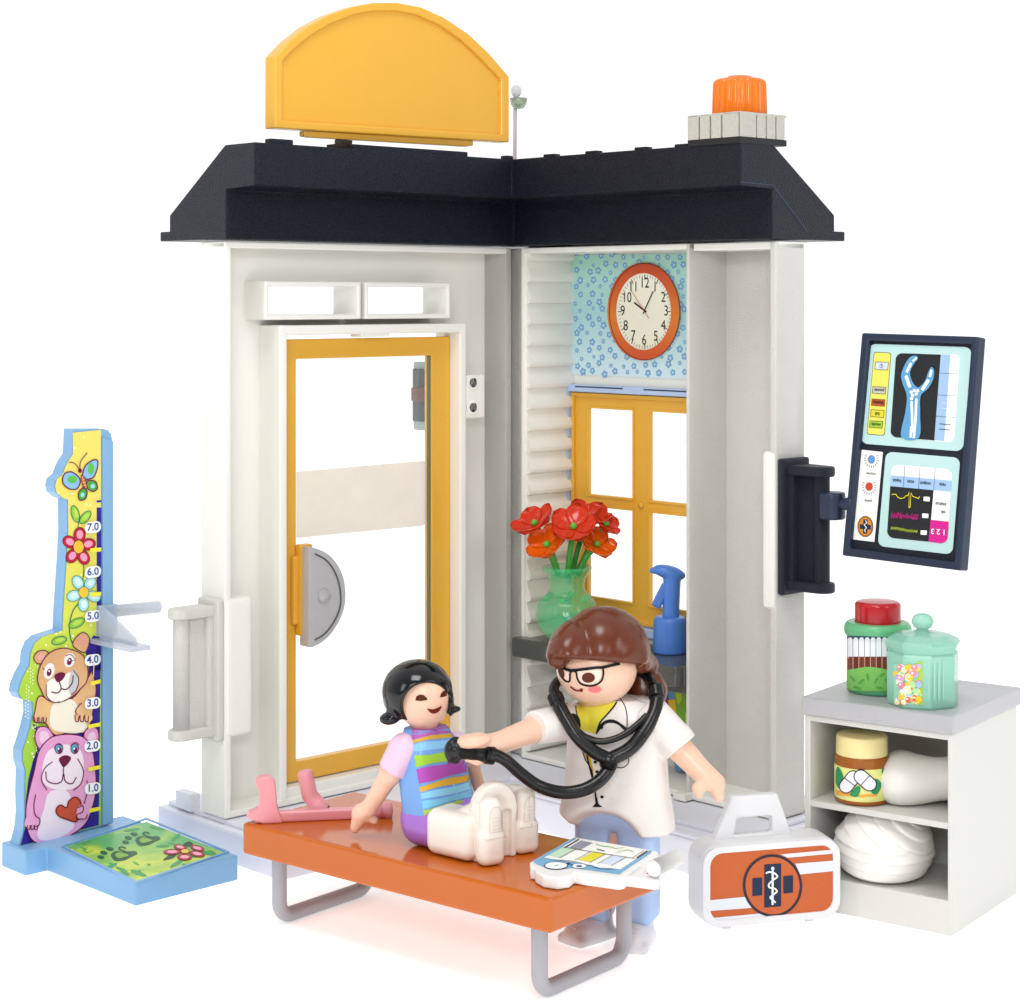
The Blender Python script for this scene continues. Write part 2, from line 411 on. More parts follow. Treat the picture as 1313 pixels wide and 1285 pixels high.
# ---------------- clinic corner building ----------------
TH = .756; CX, CY = .052, 56.08
sl = V((-math.cos(TH), -math.sin(TH), 0)); sr_ = V((math.sin(TH), -math.cos(TH), 0))
L = Fr((CX, CY, 0), sl, sr_); R = Fr((CX, CY, 0), sr_, sl); L1, L2, ZT = 10.03, 9.615, 15.6
def iL(u, v, t, fr=None):
    fr = fr or L; p = Plane(fr(0, t, 0), fr.y)(u, v); a = fr.loc(p); return a[0], a[2]
def iR(u, v, t): return iL(u, v, t, R)
bld = thing('clinic_building', L(0, 0, 0), 'white toy clinic corner with yellow door, yellow window and dark navy roof', 'toy building')
M = MB()                      # base plate, L shaped
def ab(a, b, z): return V((CX, CY, z))+sl*a+sr_*b
prism(M, [ab(a, b, 0) for a, b in ((10.15, -2.9), (10.15, 2.5), (2.5, 2.5), (2.5, 10.0), (-2.9, 10.0), (-2.9, -2.9))], (0, 0, .84), BASEM, .08)
prism(M, [ab(a, b, .84) for a, b in ((9.95, -2.7), (9.95, 1.7), (1.7, 1.7), (1.7, 9.8), (-2.7, 9.8), (-2.7, -2.7))], (0, 0, .13), BASEM, .05)
prism(M, [ab(a, b, .84) for a, b in ((10.05, 1.85), (10.05, 2.42), (2.42, 2.42), (2.42, 9.9), (1.85, 9.9), (1.85, 1.85))], (0, 0, .1), BASEM, .04)
box(M, L, (9.75, 10.05), (-2.2, -1.5), (.9, 1.35), BASEM)
part(M, 'base_plate', bld)
# --- door wall
sA, zA = iL(598, 417, 0); sB = 8.31; zF = 13.46
M = MB(); so, si = (1.83, 8.31), (2.06, 8.08)
cells(M, L, (.15, L1-.02), (1.0, ZT-.02), [(si, (1.4, 13.2)), ((5.73, 8.68), (13.72, 14.48)), ((2.53, 5.38), (13.72, 14.48))], -1.04, -.9, WHITE)
box(M, L, (L1-.2, L1), (-1.06, 0), (1.0, ZT), WHITE, .05); box(M, L, (.12, L1), (-1.05, -.004), (ZT-.17, ZT-.004), WHITE, .04)
box(M, L, (.1, .32), (-1.05, -.003), (1.0, ZT-.003), STONE, .03); box(M, L, (.32, L1-.1), (-1.05, -.01), (1.0, 1.17), WHITE, .04)
box(M, L, (si[1], so[1]), (-.95, 0), (1.1, zF), WHITE, .05); box(M, L, (so[0], si[0]), (-.95, -.002), (1.1, zF-.003), WHITE, .05)
box(M, L, (so[0]+.05, so[1]-.05), (-.95, -.006), (13.2, zF-.006), WHITE, .05); box(M, L, (si[0]-.05, si[1]+.05), (-.95, -.12), (1.1, 1.42), WHITE, .04)
box(M, L, (4.6, 5.6), (-.5, -.03), (13.12, 13.22), WHITE, .03)
for x in ((5.62, 8.79), (2.42, 5.49)): frame(M, L, x, (13.6, 14.6), (x[0]+.12, x[1]-.12), (13.73, 14.47), -1.08, 0.0, WHITE, .05)
part(M, 'door_wall', bld)
M = MB(); box(M, L, (1.06, 1.8), (-.62, -.04), (10.76, 12.0), WHITE, .1, 3)
for z in (11.28-.28, 11.28+.42):
    c = L(1.56, -.03, z+.08); lathe(M, c-sr_*.03, rprof([(.17, 0), (.23, .0), (.22, .05), (.15, .05)], .02), WHITE, 20, sr_); lathe(M, c-sr_*.01, [(.001, 0), (.13, 0), (.14, .03), (.001, .03)], mat('black_hole', '0c0c0c', .5), 16, sr_, smooth=False)
part(M, 'latch_clip', bld)
# --- door
td = -.42
x0 = iL(577, 428, td)[0]; x1 = x0+.0
x0i, zti = iL(553, 456, td); xli, zbi = iL(380, 977, td)
wst = x0i-x0; xl = xli+wst; M = MB()
dz = (1.45, 13.08)
ring(M, rect(L, (x0, xl), td, dz), rect(L, (x0i, xli), td, (zbi, zti)), -sr_*.3, YEL, .04)
box(M, L, (xli-.35, xli+.05), (td, td+.25), (5.3, 7.7), YEL, .06)
dr = part(M, 'door', bld, loc=L(xl, td, 1.45))
M = MB(); GL = mat('clear_pane', (1, 1, 1), .03, alpha=.06, spec=.5)
box(M, L, (x0i-.02, xli+.02), (td-.2, td-.16), (zbi-.02, zti+.02), GL, 0); part(M, 'glass_pane', dr)
M = MB(); box(M, L, (x0i-.015, x0i+.05), (td-.14, td-.03), (zbi, zti), mat('pane_edge', '7d8157', .3, .5, 30, trans=.3), .01)
part(M, 'pane_edge', dr)
M = MB(); SP = Plane(L(0, td-.15, 0), sr_)
ST = mat('frosted_sticker', 'e2d5bf', .5, alpha=.75, vary=.12)
poly(M, SP, [(380, 605), (543, 591), (546, 594), (546, 670), (543, 674), (380, 690)], ST, 1); part(M, 'frosted_strip', dr)
# half-round handle
HP = td+.55; M = MB(); z4 = Z(250, 640, 2.92)
hpts = z4([(428, 178), (470, 190), (505, 210), (535, 245), (556, 290), (565, 345), (562, 400), (545, 450), (515, 500), (480, 535), (440, 556), (428, 556)])
PH = Plane(L(0, HP, 0), sr_); hs = sm([hpts[0]]+hpts[1:-1], 4, False)+[hpts[-1]]
prism(M, [PH(*p) for p in hs], -sr_*.42, SILV, .04, 2, False, .9)
line(M, PH, sm(z4([(448, 205), (490, 228), (522, 270), (542, 330), (544, 400), (520, 460), (485, 505), (448, 528)]), 6, False), 2.2, mat('groove_dark', '55555a', .5), 1.5)
c = PH(*z4(482, 362)); lathe(M, c, rprof([(.001, .1), (.07, .1), (.17, .05), (.19, 0), (.001, 0)], .03)[::-1], SILV, 20, sr_)
box(M, L, (xli-.0, xli+.2), (td, HP-.4), (5.6, 7.4), YEL, .05); part(M, 'door_handle', dr)
# panel outside the door, seen through the pane
M = MB(); p = Plane(L(0, -3, 0), sr_); 
def pb(u0, v0, u1, v1, m, t=-3, d=.3):
    P = Plane(L(0, t, 0), sr_); prism(M, [P(u0, v0), P(u1, v0), P(u1, v1), P(u0, v1)], -sr_*d, m, .05)
pb(538, 464, 562, 552, mat('mint_clear', 'bcd3cf', .2, trans=.3)); pb(538.2, 473, 562, 541, mat('green_grey', '3f5250', .3, .3, 20), -2.9, .35)
pb(535, 497, 562, 515, mat('brown_knob', '6e4f45', .3), -2.7, .3)
part(M, 'wall_fitting', bld)
# --- bracket on the outer end of the door wall (white) and of the window wall (navy)
def bracket(fr, L0, za, zb, m, name, parent, rod=True, tp=(-1.0, .0)):
    M = MB(); box(M, fr, (L0, L0+.2), tp, (za, zb), m, .08, 3); box(M, fr, (L0+.15, L0+.35), (tp[0]+.15, tp[1]-.2), (za+.3, zb-.3), m, .06)
    for z in (za+.12, zb-.42):
        prism(M, [fr(L0+.15, tp[0]+.1, z)]+[fr(L0+1.0+.32*math.cos(a), (tp[0]+tp[1])/2+.32*math.sin(a), z) for a in [math.radians(t) for t in range(-90, 91, 15)]]+[fr(L0+.15, tp[1]-.15, z)], (0, 0, .26), m, .07, 3, False, .9)
    c0 = fr(L0+.98, (tp[0]+tp[1])/2, za+.3); c1 = fr(L0+.98, (tp[0]+tp[1])/2, zb-.35)
    tube(M, [c0, c1], .21, m, 20); box(M, fr, (L0+.2, L0+.8), ((tp[0]+tp[1])/2-.1, (tp[0]+tp[1])/2+.1), (za+.3, zb-.35), m, .03)
    return part(M, name, parent)
bracket(L, L1, 2.98, 6.55, WHITE2, 'wall_bracket', bld, tp=(-.95, -.02))
M = MB(); box(M, L, (L1-.85, L1-.02), (-.5, .04), (3.05, 6.55), WHITE, .15, 3); part(M, 'bracket_seat', bld)
M = MB(); box(M, R, (L2-.45, L2-.01), (-.5, .04), (6.3, 10.3), WHITE, .15, 3); part(M, 'bracket_seat', bld)
# --- window wall
M = MB(); WS, WE = .3, 6.7
cells(M, R, (.4, WE), (1.0, ZT-.02), [((1.0, 6.3), (5.2, 11.35))], -2.0, -1.88, WHITE)
cells(M, R, (WE-.1, 8.75), (1.0, ZT-.02), [], -1.62, -1.5, WHITE2)
prism(M, [R(8.75, -1.62, 1), R(8.75, -1.5, 1), R(L2-.1, -1.1, 1), R(L2-.1, -1.2, 1)], (0, 0, ZT-1.03), WHITE, 0)
box(M, R, (WS, WS+.13), (-1.95, 0), (1.0, ZT), WHITE, .04); box(M, R, (WS+.1, WE), (-1.9, -.004), (ZT-.16, ZT-.004), WHITE, .04)
box(M, R, (WS+.1, L2-.1), (-1.9, -.01), (1.0, 1.16), WHITE, .04)
box(M, R, (WE-.11, WE), (-1.95, 0), (1.0, ZT-.002), WHITE2, .04); box(M, R, (WE-.3, WE+.12), (-1.2, .3), (1.0, 1.18), WHITE, .03)
box(M, R, (WE+.1, L2), (-1.3, -.06), (ZT-.2, ZT-.006), WHITE, .04)
box(M, R, (L2-.2, L2), (-1.16, 0), (1.0, ZT-.003), WHITE2, .05)
box(M, R, (-.9, WS), (-.75, -.25), (1.0, ZT-.01), STONE, .02); box(M, R, (.04, .22), (-.3, -.15), (1.0, ZT-.01), STONE, .04)
part(M, 'window_wall', bld)
M = MB(); k = 0; z = 1.2; rng = random.Random(3)
while z < 15.3:      # overlapping shingle boards on the reveal left of the window
    h = .61; pts = [(0, z), (.10, z+.0), (.17, z+.05), (.19, z+.13), (.16, z+.24), (.09, z+.38), (.04, z+h-.05), (.03, z+h), (0, z+h)]
    prism(M, [R(WS+.13+a, -1.88, b) for a, b in pts], -(R(0, 1, 0)-R(0, 0, 0))*-1.80, mat('shingle_white', 'e6e4dc', .3, .2, 12, vary=.04), 0, smooth=False)
    z += h
part(M, 'shingle_reveal', bld)
# wallpaper card
M = MB(); WPt = -1.84; PW = Plane(R(0, WPt, 0), sl)
a0 = iR(729, 400, WPt)[0]; zb = iR(800, 483, WPt)[1]
box(M, R, (a0, WE-.12), (WPt-.03, WPt), (zb, ZT-.2), gradmat('wallpaper', [(0, 'cfe6ee'), (.5, 'a8d4d8'), (1, 'a4d6c4')], 2, 11.8, 15.4, noise=.1), 0)
rng = random.Random(5); row = 0; v = 318
while v < 488:
    u = 731+(row % 2)*9
    while u < 886:
        uu, vv = u+rng.uniform(-2.5, 2.5), v+rng.uniform(-2.5, 2.5); s = (5.2 if (row+int(u)) % 3 else 3.4)*rng.uniform(.85, 1.1); rot = rng.uniform(0, 72)
        col = '77a5cf'; ok = 734 < uu < 890 and 322+(uu-730)*-.01 < vv < 479+(uu-730)*.03
        if ok:
            for j in range(5):
                t = math.radians(rot+72*j); poly(M, PW, ell((uu+s*.55*math.cos(t)*.8, vv+s*.55*math.sin(t)), s*.36*.85, s*.36, 0, 8), col, .8)
            poly(M, PW, ell((uu, vv), s*.3, s*.34, 0, 8), 'a9d2dd', 1.4)
        u += 14.5
    v += 10; row += 1
part(M, 'wallpaper_card', bld)
# window
tw = -1.86; M = MB()
def zR(v, u, t=tw): return iR(u, v, t)[1]
zw1 = zR(506, 800); zw0 = 4.95; xw0 = iR(735, 600, tw)[0]; xw1 = 6.62
zin1 = zR(525, 783); xa0, xa1 = iR(755, 600, tw)[0], iR(812, 600, tw)[0]; xb0 = iR(834, 600, tw)[0]
zm1, zm0 = zR(636, 783), zR(652, 783); zb0 = zR(768, 783)
xm = [(xa0, xa1), (xb0, xb0+xa1-xa0)]; zz = [(zb0, zm0), (zm1, zin1)]
cells(M, R, (xw0, xw1), (zw0, zw1), [(a, b) for a in xm for b in zz], tw-.1, tw+.02, YEL)
frame(M, R, (xw0, xw1), (zw0, zw1), (xw0+.12, xw1-.12), (zw0+.12, zw1-.12), tw+.0, tw+.1, YEL, .02)
for a in xm:
    for b in zz: frame(M, R, (a[0]-.07, a[1]+.07), (b[0]-.07, b[1]+.07), (a[0], a[1]), b, tw+.02, tw+.05, YEL, .01)
lathe(M, R((xa1+xb0)/2, tw+.02, (zm0+zm1)/2), [(.09, 0), (.09, .04), (.03, .06)], YEL, 16, sl)
wn = part(M, 'window', bld, loc=R((xw0+xw1)/2, tw, zw0))
M = MB(); frame(M, R, (xw0-.22, xw1+.05), (zw0-.3, zw1+.24), (xw0-.02, xw1-.01), (zw0-.05, zw1+.03), tw-.02, tw+.22, LBLUE, .03)
for a, b in ((.3, 2.2), (3.0, 5)): box(M, R, (xw0+a, xw0+b), (tw+.2, tw+.225), (zw1+.16, zw1+.2), mat('slot_dark', '2b3550', .5), 0)
part(M, 'window_surround', wn)
# counter shelf below the window
M = MB(); box(M, R, (.45, 6.57), (-1.85, .02), (3.93, 4.47), SHELF, .05, 3); box(M, R, (.2, 6.5), (-.12, .3), (3.926, 4.474), SHELF, .07, 3)
for x in (5.35, 6.35): box(M, R, (x-.12, x+.12), (.1, .36), (4.3, 4.47), SHELF, .05)
box(M, R, (5.0, 6.55), (-1.8, -.25), (3.66, 3.95), SHELF, .05); part(M, 'counter', bld)
# --- roof
M = MB(); pf = [(1.37, 18.02), (.1, 18.02), (-2.4, 16.32), (-2.4, 15.9), (-2.84, 15.9), (-2.84, 15.65), (.16, 15.65), (.16, 16.9), (1.37, 16.95)]
def prun(M, pf, secs, m, r):
    b = bmesh.new(); S = [[b.verts.new(f(t, z)) for t, z in pf] for f in secs]; n = len(pf)
    b.faces.new(S[0]); b.faces.new(S[-1][::-1])
    for A, B in zip(S, S[1:]):
        for i in range(n): b.faces.new((A[i], A[(i+1) % n], B[(i+1) % n], B[i]))
    recalc(b); bev(b, r, 2); bmesh.ops.triangulate(b, faces=[f for f in b.faces if len(f.verts) > 4]); M.bm(b, m)
prun(M, pf, [lambda t, z: L(L1+.07, t, z), lambda t, z: L(t, t, z), lambda t, z: R(L2, t, z)], NAVY, .035)
rf = M
for a, b in ((8.9, 9.6), (3.0, 7.0)): box(M, L, (a, b), (1.1, 1.36), (18.0, 18.14), NAVY, .03)
for a in (2.6, 4.2, 6.0, 7.4): box(M, R, (a, a+.42), (1.1, 1.36), (18.0, 18.09), NAVY, .03)
box(M, L, (1.3, 1.55), (1.1, 1.36), (18.0, 18.12), NAVY, .03)
PR = Plane(R(L2+.001, 0, 0), sr_)
line(M, PR, [(950, 233.5), (991, 237.5), (1036, 298)], 1.4, mat('roof_line', '24344e', .4), 1)
part(M, 'roof', bld)
# ---------------- navy bracket with tilted monitor ----------------
mon = thing('monitor', R(L2+.5, -.5, 6.2), 'navy tilted screen with arm x-ray and heart traces on wall bracket', 'monitor')
bracket(R, L2+.004, 6.68, 10.12, NAVY2, 'bracket', mon, tp=(-1.12, -.03))
kc = R(L2+1.3, -.575, 0); zk = iR(1053, 646, -.575)[1]; kc.z = zk
q = math.radians(7.2); nn = sl*math.cos(q)+V((0, 0, 1))*math.sin(q)
pe = Plane(R(0, -.62, 0), sl)(1094, 571); MPL = Plane(pe, nn); MP = MPL
NF = mat('navy_frame', '1b2940', .35, .05, 20)
M = MB(); lathe(M, kc-V((0, 0, .36)), rprof([(.001, 0), (.34, 0), (.34, .68), (.001, .68)], .07), NF, 28)
e = MP(1083, 646)-nn*.15; tube(M, [kc, kc.lerp(e, .55), e+(e-kc).normalized()*.15], lambda t: .2-.08*math.sin(math.pi*min(1, t*1.2)), NF, 16); part(M, 'swivel_knob', mon)
z8 = Z(970, 410, 3.472); M = MB()
oc = z8([(468, 58), (985, 75), (905, 1118), (380, 1050)]); ic = z8([(500, 92), (955, 108), (880, 1078), (414, 1016)])
ring(M, [MP(*p) for p in oc], [MP(*p) for p in ic], -nn*.36, NF, .05)
prism(M, [MP(*p)-nn*.12 for p in ic], -nn*.2, NAVY2, 0)
body = part(M, 'screen_frame', mon, loc=MP(1170, 580))
# printed screens
M = MB(); S = Plane(MP.o-nn*.12, nn); TL = 'b9dad9'; BLK = mat('speckled_black', '1d2024', .5, .5, 60)
z9 = Z(1090, 420, 7.294)
poly(M, S, rr(quad(z9(178, 152), z9(1140, 185), z9(1055, 1160), z9(98, 1085)), 0, 0, 1, 1, .07), TL, 1)
poly(M, S, rr(quad(z9(222, 228), z9(385, 236), z9(322, 1012), z9(155, 1000)), 0, 0, 1, 1, .14, .03), '3a3a2a', 2)
poly(M, S, rr(quad(z9(226, 233), z9(380, 241), z9(318, 1007), z9(160, 995)), 0, 0, 1, 1, .14, .03), 'e6dc62', 3)
for pts, c in (([(237, 322), (358, 326), (350, 397), (230, 390)], 'c8d6ea'), ([(214, 553), (335, 560), (328, 622), (206, 613)], 'c2beb4'), ([(205, 668), (327, 676), (320, 738), (197, 728)], 'b9552c'),
               ([(196, 768), (318, 776), (312, 842), (190, 832)], 'd9cf3e'), ([(186, 872), (306, 878), (298, 942), (178, 932)], '9cc53a')):
    poly(M, S, z9(pts), c, 4); line(M, S, z9(pts), .5, '2c2c22', 5, True)
line(M, S, ell(z9(292, 362), 2, 2), .45, '222222', 5, True); line(M, S, z9([(296, 335), (294, 362)]), .5, '222222', 5)
XV, YV = z8(1, 0), z8(0, 1)
def flip(s, c, h, a=3.5, col='1d1d1d', w=1):   # the screen hangs upside down in the photograph
    t = math.radians(a); text(M, S, s, c, (-h*w*math.cos(t), -h*w*math.sin(t)), (-.05*h, h), col, 6, .02)
for c, s in (((270, 586), 'power'), ((262, 702), 'display'), ((254, 806), 'full'), ((242, 907), 'mode')): flip(s, z9(c), 5.4, 4, w=.95)
poly(M, S, rr(quad(z9(430, 240), z9(1028, 252), z9(972, 1078), z9(375, 1022)), 0, 0, 1, 1, .1, .07), 'ffffff', 2)
xq = quad(z9(430, 240), z9(1028, 252), z9(972, 1078), z9(375, 1022))
poly(M, S, rr(xq, 0, 0, .36, 1, .1, .07)[:0] or [xq(.70, .005), xq(.70, .995)]+rr(xq, 0, 0, .5, 1, .1, .07)[12:24], BLK, 3)
poly(M, S, [xq(.70, .003), xq(.85, .005), xq(.845, .99), xq(.69, .99)], '9cbbdd', 3.3)
for a in (.22, .47, .715): line(M, S, [xq(.68, a), xq(.995, a)], .45, '222a33', 4.5)
for a in (.8, .86): line(M, S, [xq(.75, a), xq(.93, a)], .9, '1c1f24', 4.5)
for a in (.56, .62): line(M, S, [xq(.78, a), xq(.98, a)], .7, 'd5e2ee', 4.5)
SK, BN = '5f9cc9', 'eef6fa'
poly(M, S, sm(z9([(478, 1025), (515, 800), (530, 640), (490, 520), (480, 430), (540, 300), (600, 262), (635, 285), (590, 350), (560, 430), (590, 520), (640, 560), (700, 500), (730, 420), (760, 370), (785, 400), (778, 480), (730, 570), (660, 640), (655, 800), (645, 1030)]), 4), SK, 4.5)
for pts, wd in (([(622, 282), (585, 318)], 2.6), ([(572, 330), (528, 420)], 3.4), ([(522, 450), (560, 560)], 4), ([(762, 395), (745, 462)], 3), ([(735, 490), (672, 585)], 4), ([(575, 690), (582, 900), (590, 985)], 3.1), ([(620, 665), (612, 860), (595, 1035)], 3.1), ([(570, 925), (566, 1030)], 2.8)):
    line(M, S, z9(pts), wd, BN, 5.5)
for cx, cy in ((572, 605), (600, 590), (632, 592), (585, 635), (618, 622), (575, 665)): poly(M, S, ell(z9(cx, cy), 2.6, 2.6, 0, 8), BN, 5.6); line(M, S, ell(z9(cx, cy), 2.4, 2.4, 0, 8), .3, SK, 6, True)
z10 = Z(1080, 570, 7.72)
poly(M, S, z10([(192, 52), (402, 75), (318, 965), (108, 940)]), 'f4f3ef', 1)
for c, r, col, a0 in (((288, 148), 4.3, '5d93d6', 0), ((265, 416), 4.5, 'd0402a', 0)):
    C = z10(c); poly(M, S, ell(C, r+.7, r+1.2), 'e9e4da', 2); poly(M, S, ell(C, r-.3, r+.5), col, 3); line(M, S, ell(C, r, r+.9), .35, '3a3a44', 4, True)
    for a in range(-30, 220, 20): t = math.radians(a); line(M, S, [(C[0]+7*math.cos(t), C[1]+8*math.sin(t)), (C[0]+9.6*math.cos(t), C[1]+11*math.sin(t))], .7, '222222', 3)
flip('oxygen', z10(282, 290), 4.4, 6); flip('pulse', z10(256, 558), 4.4, 6)
C = z10(228, 812); poly(M, S, ell(C, 10.2, 13.6), '2a2a33', 2); poly(M, S, ell(C, 9.4, 12.8), 'd98a2b', 3); line(M, S, ell(C, 8.6, 11.9), .4, '2a2a33', 4, True)
poly(M, S, [(C[0]-7, C[1]-3), (C[0]+7, C[1]-2), (C[0]+7, C[1]+4), (C[0]-7, C[1]+3)], '1f2c44', 4); poly(M, S, [(C[0]-2.6, C[1]-9), (C[0]+3, C[1]-9), (C[0]+2.4, C[1]+9), (C[0]-3, C[1]+9)], '1f2c44', 4.4)
line(M, S, [(C[0], C[1]-8), (C[0]+2, C[1]-5), (C[0]-1.6, C[1]-2), (C[0]+1.6, C[1]+1.5), (C[0]-1, C[1]+4.5), (C[0]+.4, C[1]+7.5)], .9, 'f2f2f2', 5.4)
poly(M, S, rr(quad(z10(432, 70), z10(1168, 132), z10(1090, 1090), z10(350, 1005)), 0, 0, 1, 1, .09, .07), TL, 1)
q2 = quad(z10(490, 195), z10(1090, 248), z10(1038, 985), z10(440, 920)); sc_ = rr(q2, 0, 0, 1, 1, .12, .09)
poly(M, S, sc_, 'f6f6f3', 2); poly(M, S, [q2(0, .15), q2(1, .15), q2(1, .3), q2(0, .3)], '9fc0e6', 2.6)
poly(M, S, [q2(.0, .3), q2(.715, .3), q2(.70, .997)]+rr(q2, 0, 0, 1, 1, .12, .09)[12:18], BLK, 3)
poly(M, S, [q2(.70, .7), q2(1, .7)]+rr(q2, 0, 0, 1, 1, .12, .09)[6:12]+[q2(.69, .998)], 'd0228c', 3.3)
for a in (.215, .465, .715): line(M, S, [q2(a, .005), q2(a-.0, .3)], .45, '222a33', 4.5)
for c, s in (((540, 358), 'input'), ((675, 370), 'scan'), ((822, 385), 'output'), ((992, 398), 'rate')): flip(s, z10(c), 6, 5, w=.85)
flip('status', z10(975, 590), 6, 5); flip('ok', z10(998, 670), 6, 5)
flip('1 2 3', z10(950, 862), 9.5, 5, 'f6f0f4', 1.0)
for x, y in ((835, 540), (822, 706), (806, 872)): poly(M, S, rr(quad(z10(x-30, y-24), z10(x+32, y-20), z10(x+30, y+24), z10(x-32, y+20)), 0, 0, 1, 1, .1), 'f6f6f6', 4.5)
line(M, S, z10([(488, 495), (530, 492), (548, 520), (575, 535), (612, 528), (630, 508), (650, 505), (662, 470), (660, 625), (672, 620), (680, 480), (698, 515), (730, 525), (755, 535), (765, 515)]), .9, 'e8d93a', 4.5)
rng = random.Random(2); line(M, S, [z10(485+i*6.2, 700+i*.5+(-1)**i*rng.uniform(8, 34)-(25 if i in (11, 12) else 0)) for i in range(44)], .8, 'd0228c', 4.5)
line(M, S, [z10(480+i*7.5, 825+i*1.1+(-1)**i*rng.uniform(6, 17)) for i in range(36)], .8, 'bfd33a', 4.5)
part(M, 'screen', mon, loc=MP(1170, 580))
# ---------------- roof sign ----------------
z1 = Z(190, 0, 2.626); ST_ = .95; SP = Plane(L(0, ST_, 0), sr_)
so = z1([(428, 432), (428, 190), (475, 140), (540, 88), (610, 50), (690, 22), (760, 9), (840, 9), (920, 24), (1000, 60), (1080, 114), (1150, 180), (1217, 258), (1217, 480)])
si_ = z1([(455, 405), (455, 205), (492, 166), (550, 118), (617, 80), (692, 50), (760, 37), (838, 37), (912, 52), (986, 86), (1060, 138), (1125, 200), (1190, 268), (1190, 452)])
sign = thing('roof_sign', L(4.8, ST_-.2, 18.1), 'blank arched yellow sign board clipped on the navy roof', 'sign')
M = MB(); o3 = [SP(*p) for p in so]; i3 = [SP(*p) for p in si_]
ring(M, o3, i3, -sr_*.46, YEL, .06, 3); prism(M, [p-sr_*.1 for p in i3], -sr_*.3, YEL, 0); part(M, 'board', sign)
M = MB(); c0 = z1([(535, 440), (1105, 470), (1105, 490), (1085, 493), (555, 462), (535, 458)]); prism(M, [SP(*p)-sr_*.12 for p in c0], -sr_*.22, YEL, .03); part(M, 'mounting_bar', sign)
M = MB(); c0 = z1([(655, 468), (697, 472), (694, 500), (630, 497), (627, 485), (655, 482)]); prism(M, [SP(*p)-sr_*.1 for p in c0], -sr_*.25, mat('clip_brown', '2c1a10', .4), .02); part(M, 'clip', sign)
# ---------------- beacon ----------------
OT = mat('orange_lens', 'e8760e', .1, ior=1.4, alpha=.88); LG = mat('silver_grey_grained', 'd2cfc4', .5, .6, 50)
bc = thing('warning_beacon', R(8.75, .46, 18.16), 'ribbed orange warning light on square grey base at the roof end', 'beacon')
M = MB(); bs, bt = (7.88, 9.62), (-.42, 1.39); box(M, R, bs, bt, (18.0, 18.16), mat('black_foot', '15161a', .5), .01)
box(M, R, (bs[0]+.06, bs[1]-.06), (bt[0]+.06, bt[1]-.06), (18.14, 18.74), mat('gap_dark', '4a4a46', .6), 0)
zr = (18.16, 18.77)
for a, b in ((0, .36), (.41, .73), (.78, 1.10), (1.15, 1.74)): box(M, R, (bs[0]+a, bs[0]+b), (bt[1]-.08, bt[1]), zr, LG, .015)
for a, b in ((0, .6), (.65, .98), (1.03, 1.36), (1.41, 1.73)): box(M, R, (bs[1]-.08, bs[1]+.003), (bt[1]-b, bt[1]-a), zr, LG, .015)
box(M, R, (bs[0], bs[1]), (bt[0], bt[1]), (18.72, 18.785), LG, .02); part(M, 'base', bc)
M = MB(); lathe(M, R(8.80, .45, 18.78), rprof([(.001, 0), (.68, 0), (.655, .82), (.60, .92), (.33, .95), (.30, 1.0), (.001, 1.02)], .05), OT, 180, rf=lambda a, z: 1+(.075*abs(math.sin(a*11))**.7-.045)*(1 if z < .9 else .2)); part(M, 'lens', bc)
M = MB(); lathe(M, R(8.80, .45, 18.79), rprof([(.001, 0), (.42, 0), (.40, .7), (.001, .75)], .05), mat('lens_core', 'e8501c', .3), 32); part(M, 'inner_core', bc)
# ---------------- rod lamp behind the corner ----------------
CL = mat('clear_plastic', (.97, .97, .99), .08, trans=.9, ior=1.25)
yy = 56.8; p0 = W(660, 196, yy); p1 = W(660.5, 140, yy); rod = thing('rod_lamp', (p0.x, p0.y, 17.6), 'thin grey rod with clear cup and ball behind the roof corner', 'roof lamp')
M = MB(); tube(M, [V((p0.x, p0.y, 17.0)), p1], .055, mat('rod_grey', 'b9b5b8', .35), 12); part(M, 'rod', rod)
M = MB(); c = W(665, 140, yy); lathe(M, c, [(.02, -.0), (.14, .02), (.22, .12), (.26, .32), (.22, .32), (.17, .14), (.02, .08)], mat('cup_clear', 'cfe0c8', .15, trans=.6, ior=1.3), 28); part(M, 'cup', rod)
M = MB(); surfnet(M, sell(W(662, 117, yy), (.16, .16, .19)), W(662, 117, yy)-V((.3, .3, .3)), W(662, 117, yy)+V((.3, .3, .3)), .04, mat('ball_clear', 'e9e9ee', .1, trans=.5, ior=1.3)); part(M, 'ball', rod)
# ---------------- clock ----------------
CT = WPt+.0; CP = Plane(R(0, CT+.0, 0), sl); z5 = Z(640, 300, 3.2125); cc = z5(600, 320)
ck = thing('wall_clock', R(iR(cc[0], cc[1], CT)[0], CT, iR(cc[0], cc[1], CT)[1]), 'round orange-rimmed clock on the flowered wallpaper above the window', 'clock')
kc = V(ck.location); U2 = lambda rx, ry, n=72: [z5(600+rx*math.cos(t), 320+ry*math.sin(t)) for t in [2*math.pi*i/n for i in range(n)]]
M = MB(); o3 = [CP(*p)+sl*.015 for p in U2(148, 201)]; i3 = [CP(*p)+sl*.015 for p in U2(114, 158)]
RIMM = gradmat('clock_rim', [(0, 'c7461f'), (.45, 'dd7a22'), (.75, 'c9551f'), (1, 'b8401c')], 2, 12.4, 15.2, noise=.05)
ring(M, o3, i3, sl*.06, RIMM, .02); line(M, CP, U2(146, 199), .8, '5a2412', 13.5, True); part(M, 'rim', ck)
M = MB(); prism(M, [p for p in i3], sl*.02, gradmat('clock_dial', [(0, 'e7e6cf'), (1, 'f3f2e2')], 2, 12.4, 15.2), 0)
QL = 7
for i in range(60):
    t = math.radians(i*6); k = 1.0 if i % 5 else 1; r0 = .90 if i % 5 else .85
    line(M, CP, [z5(600+112*q*math.cos(t), 320+155*q*math.sin(t)) for q in (r0, .985)], .45 if i % 5 else 1.0, '1a1a1a', QL)
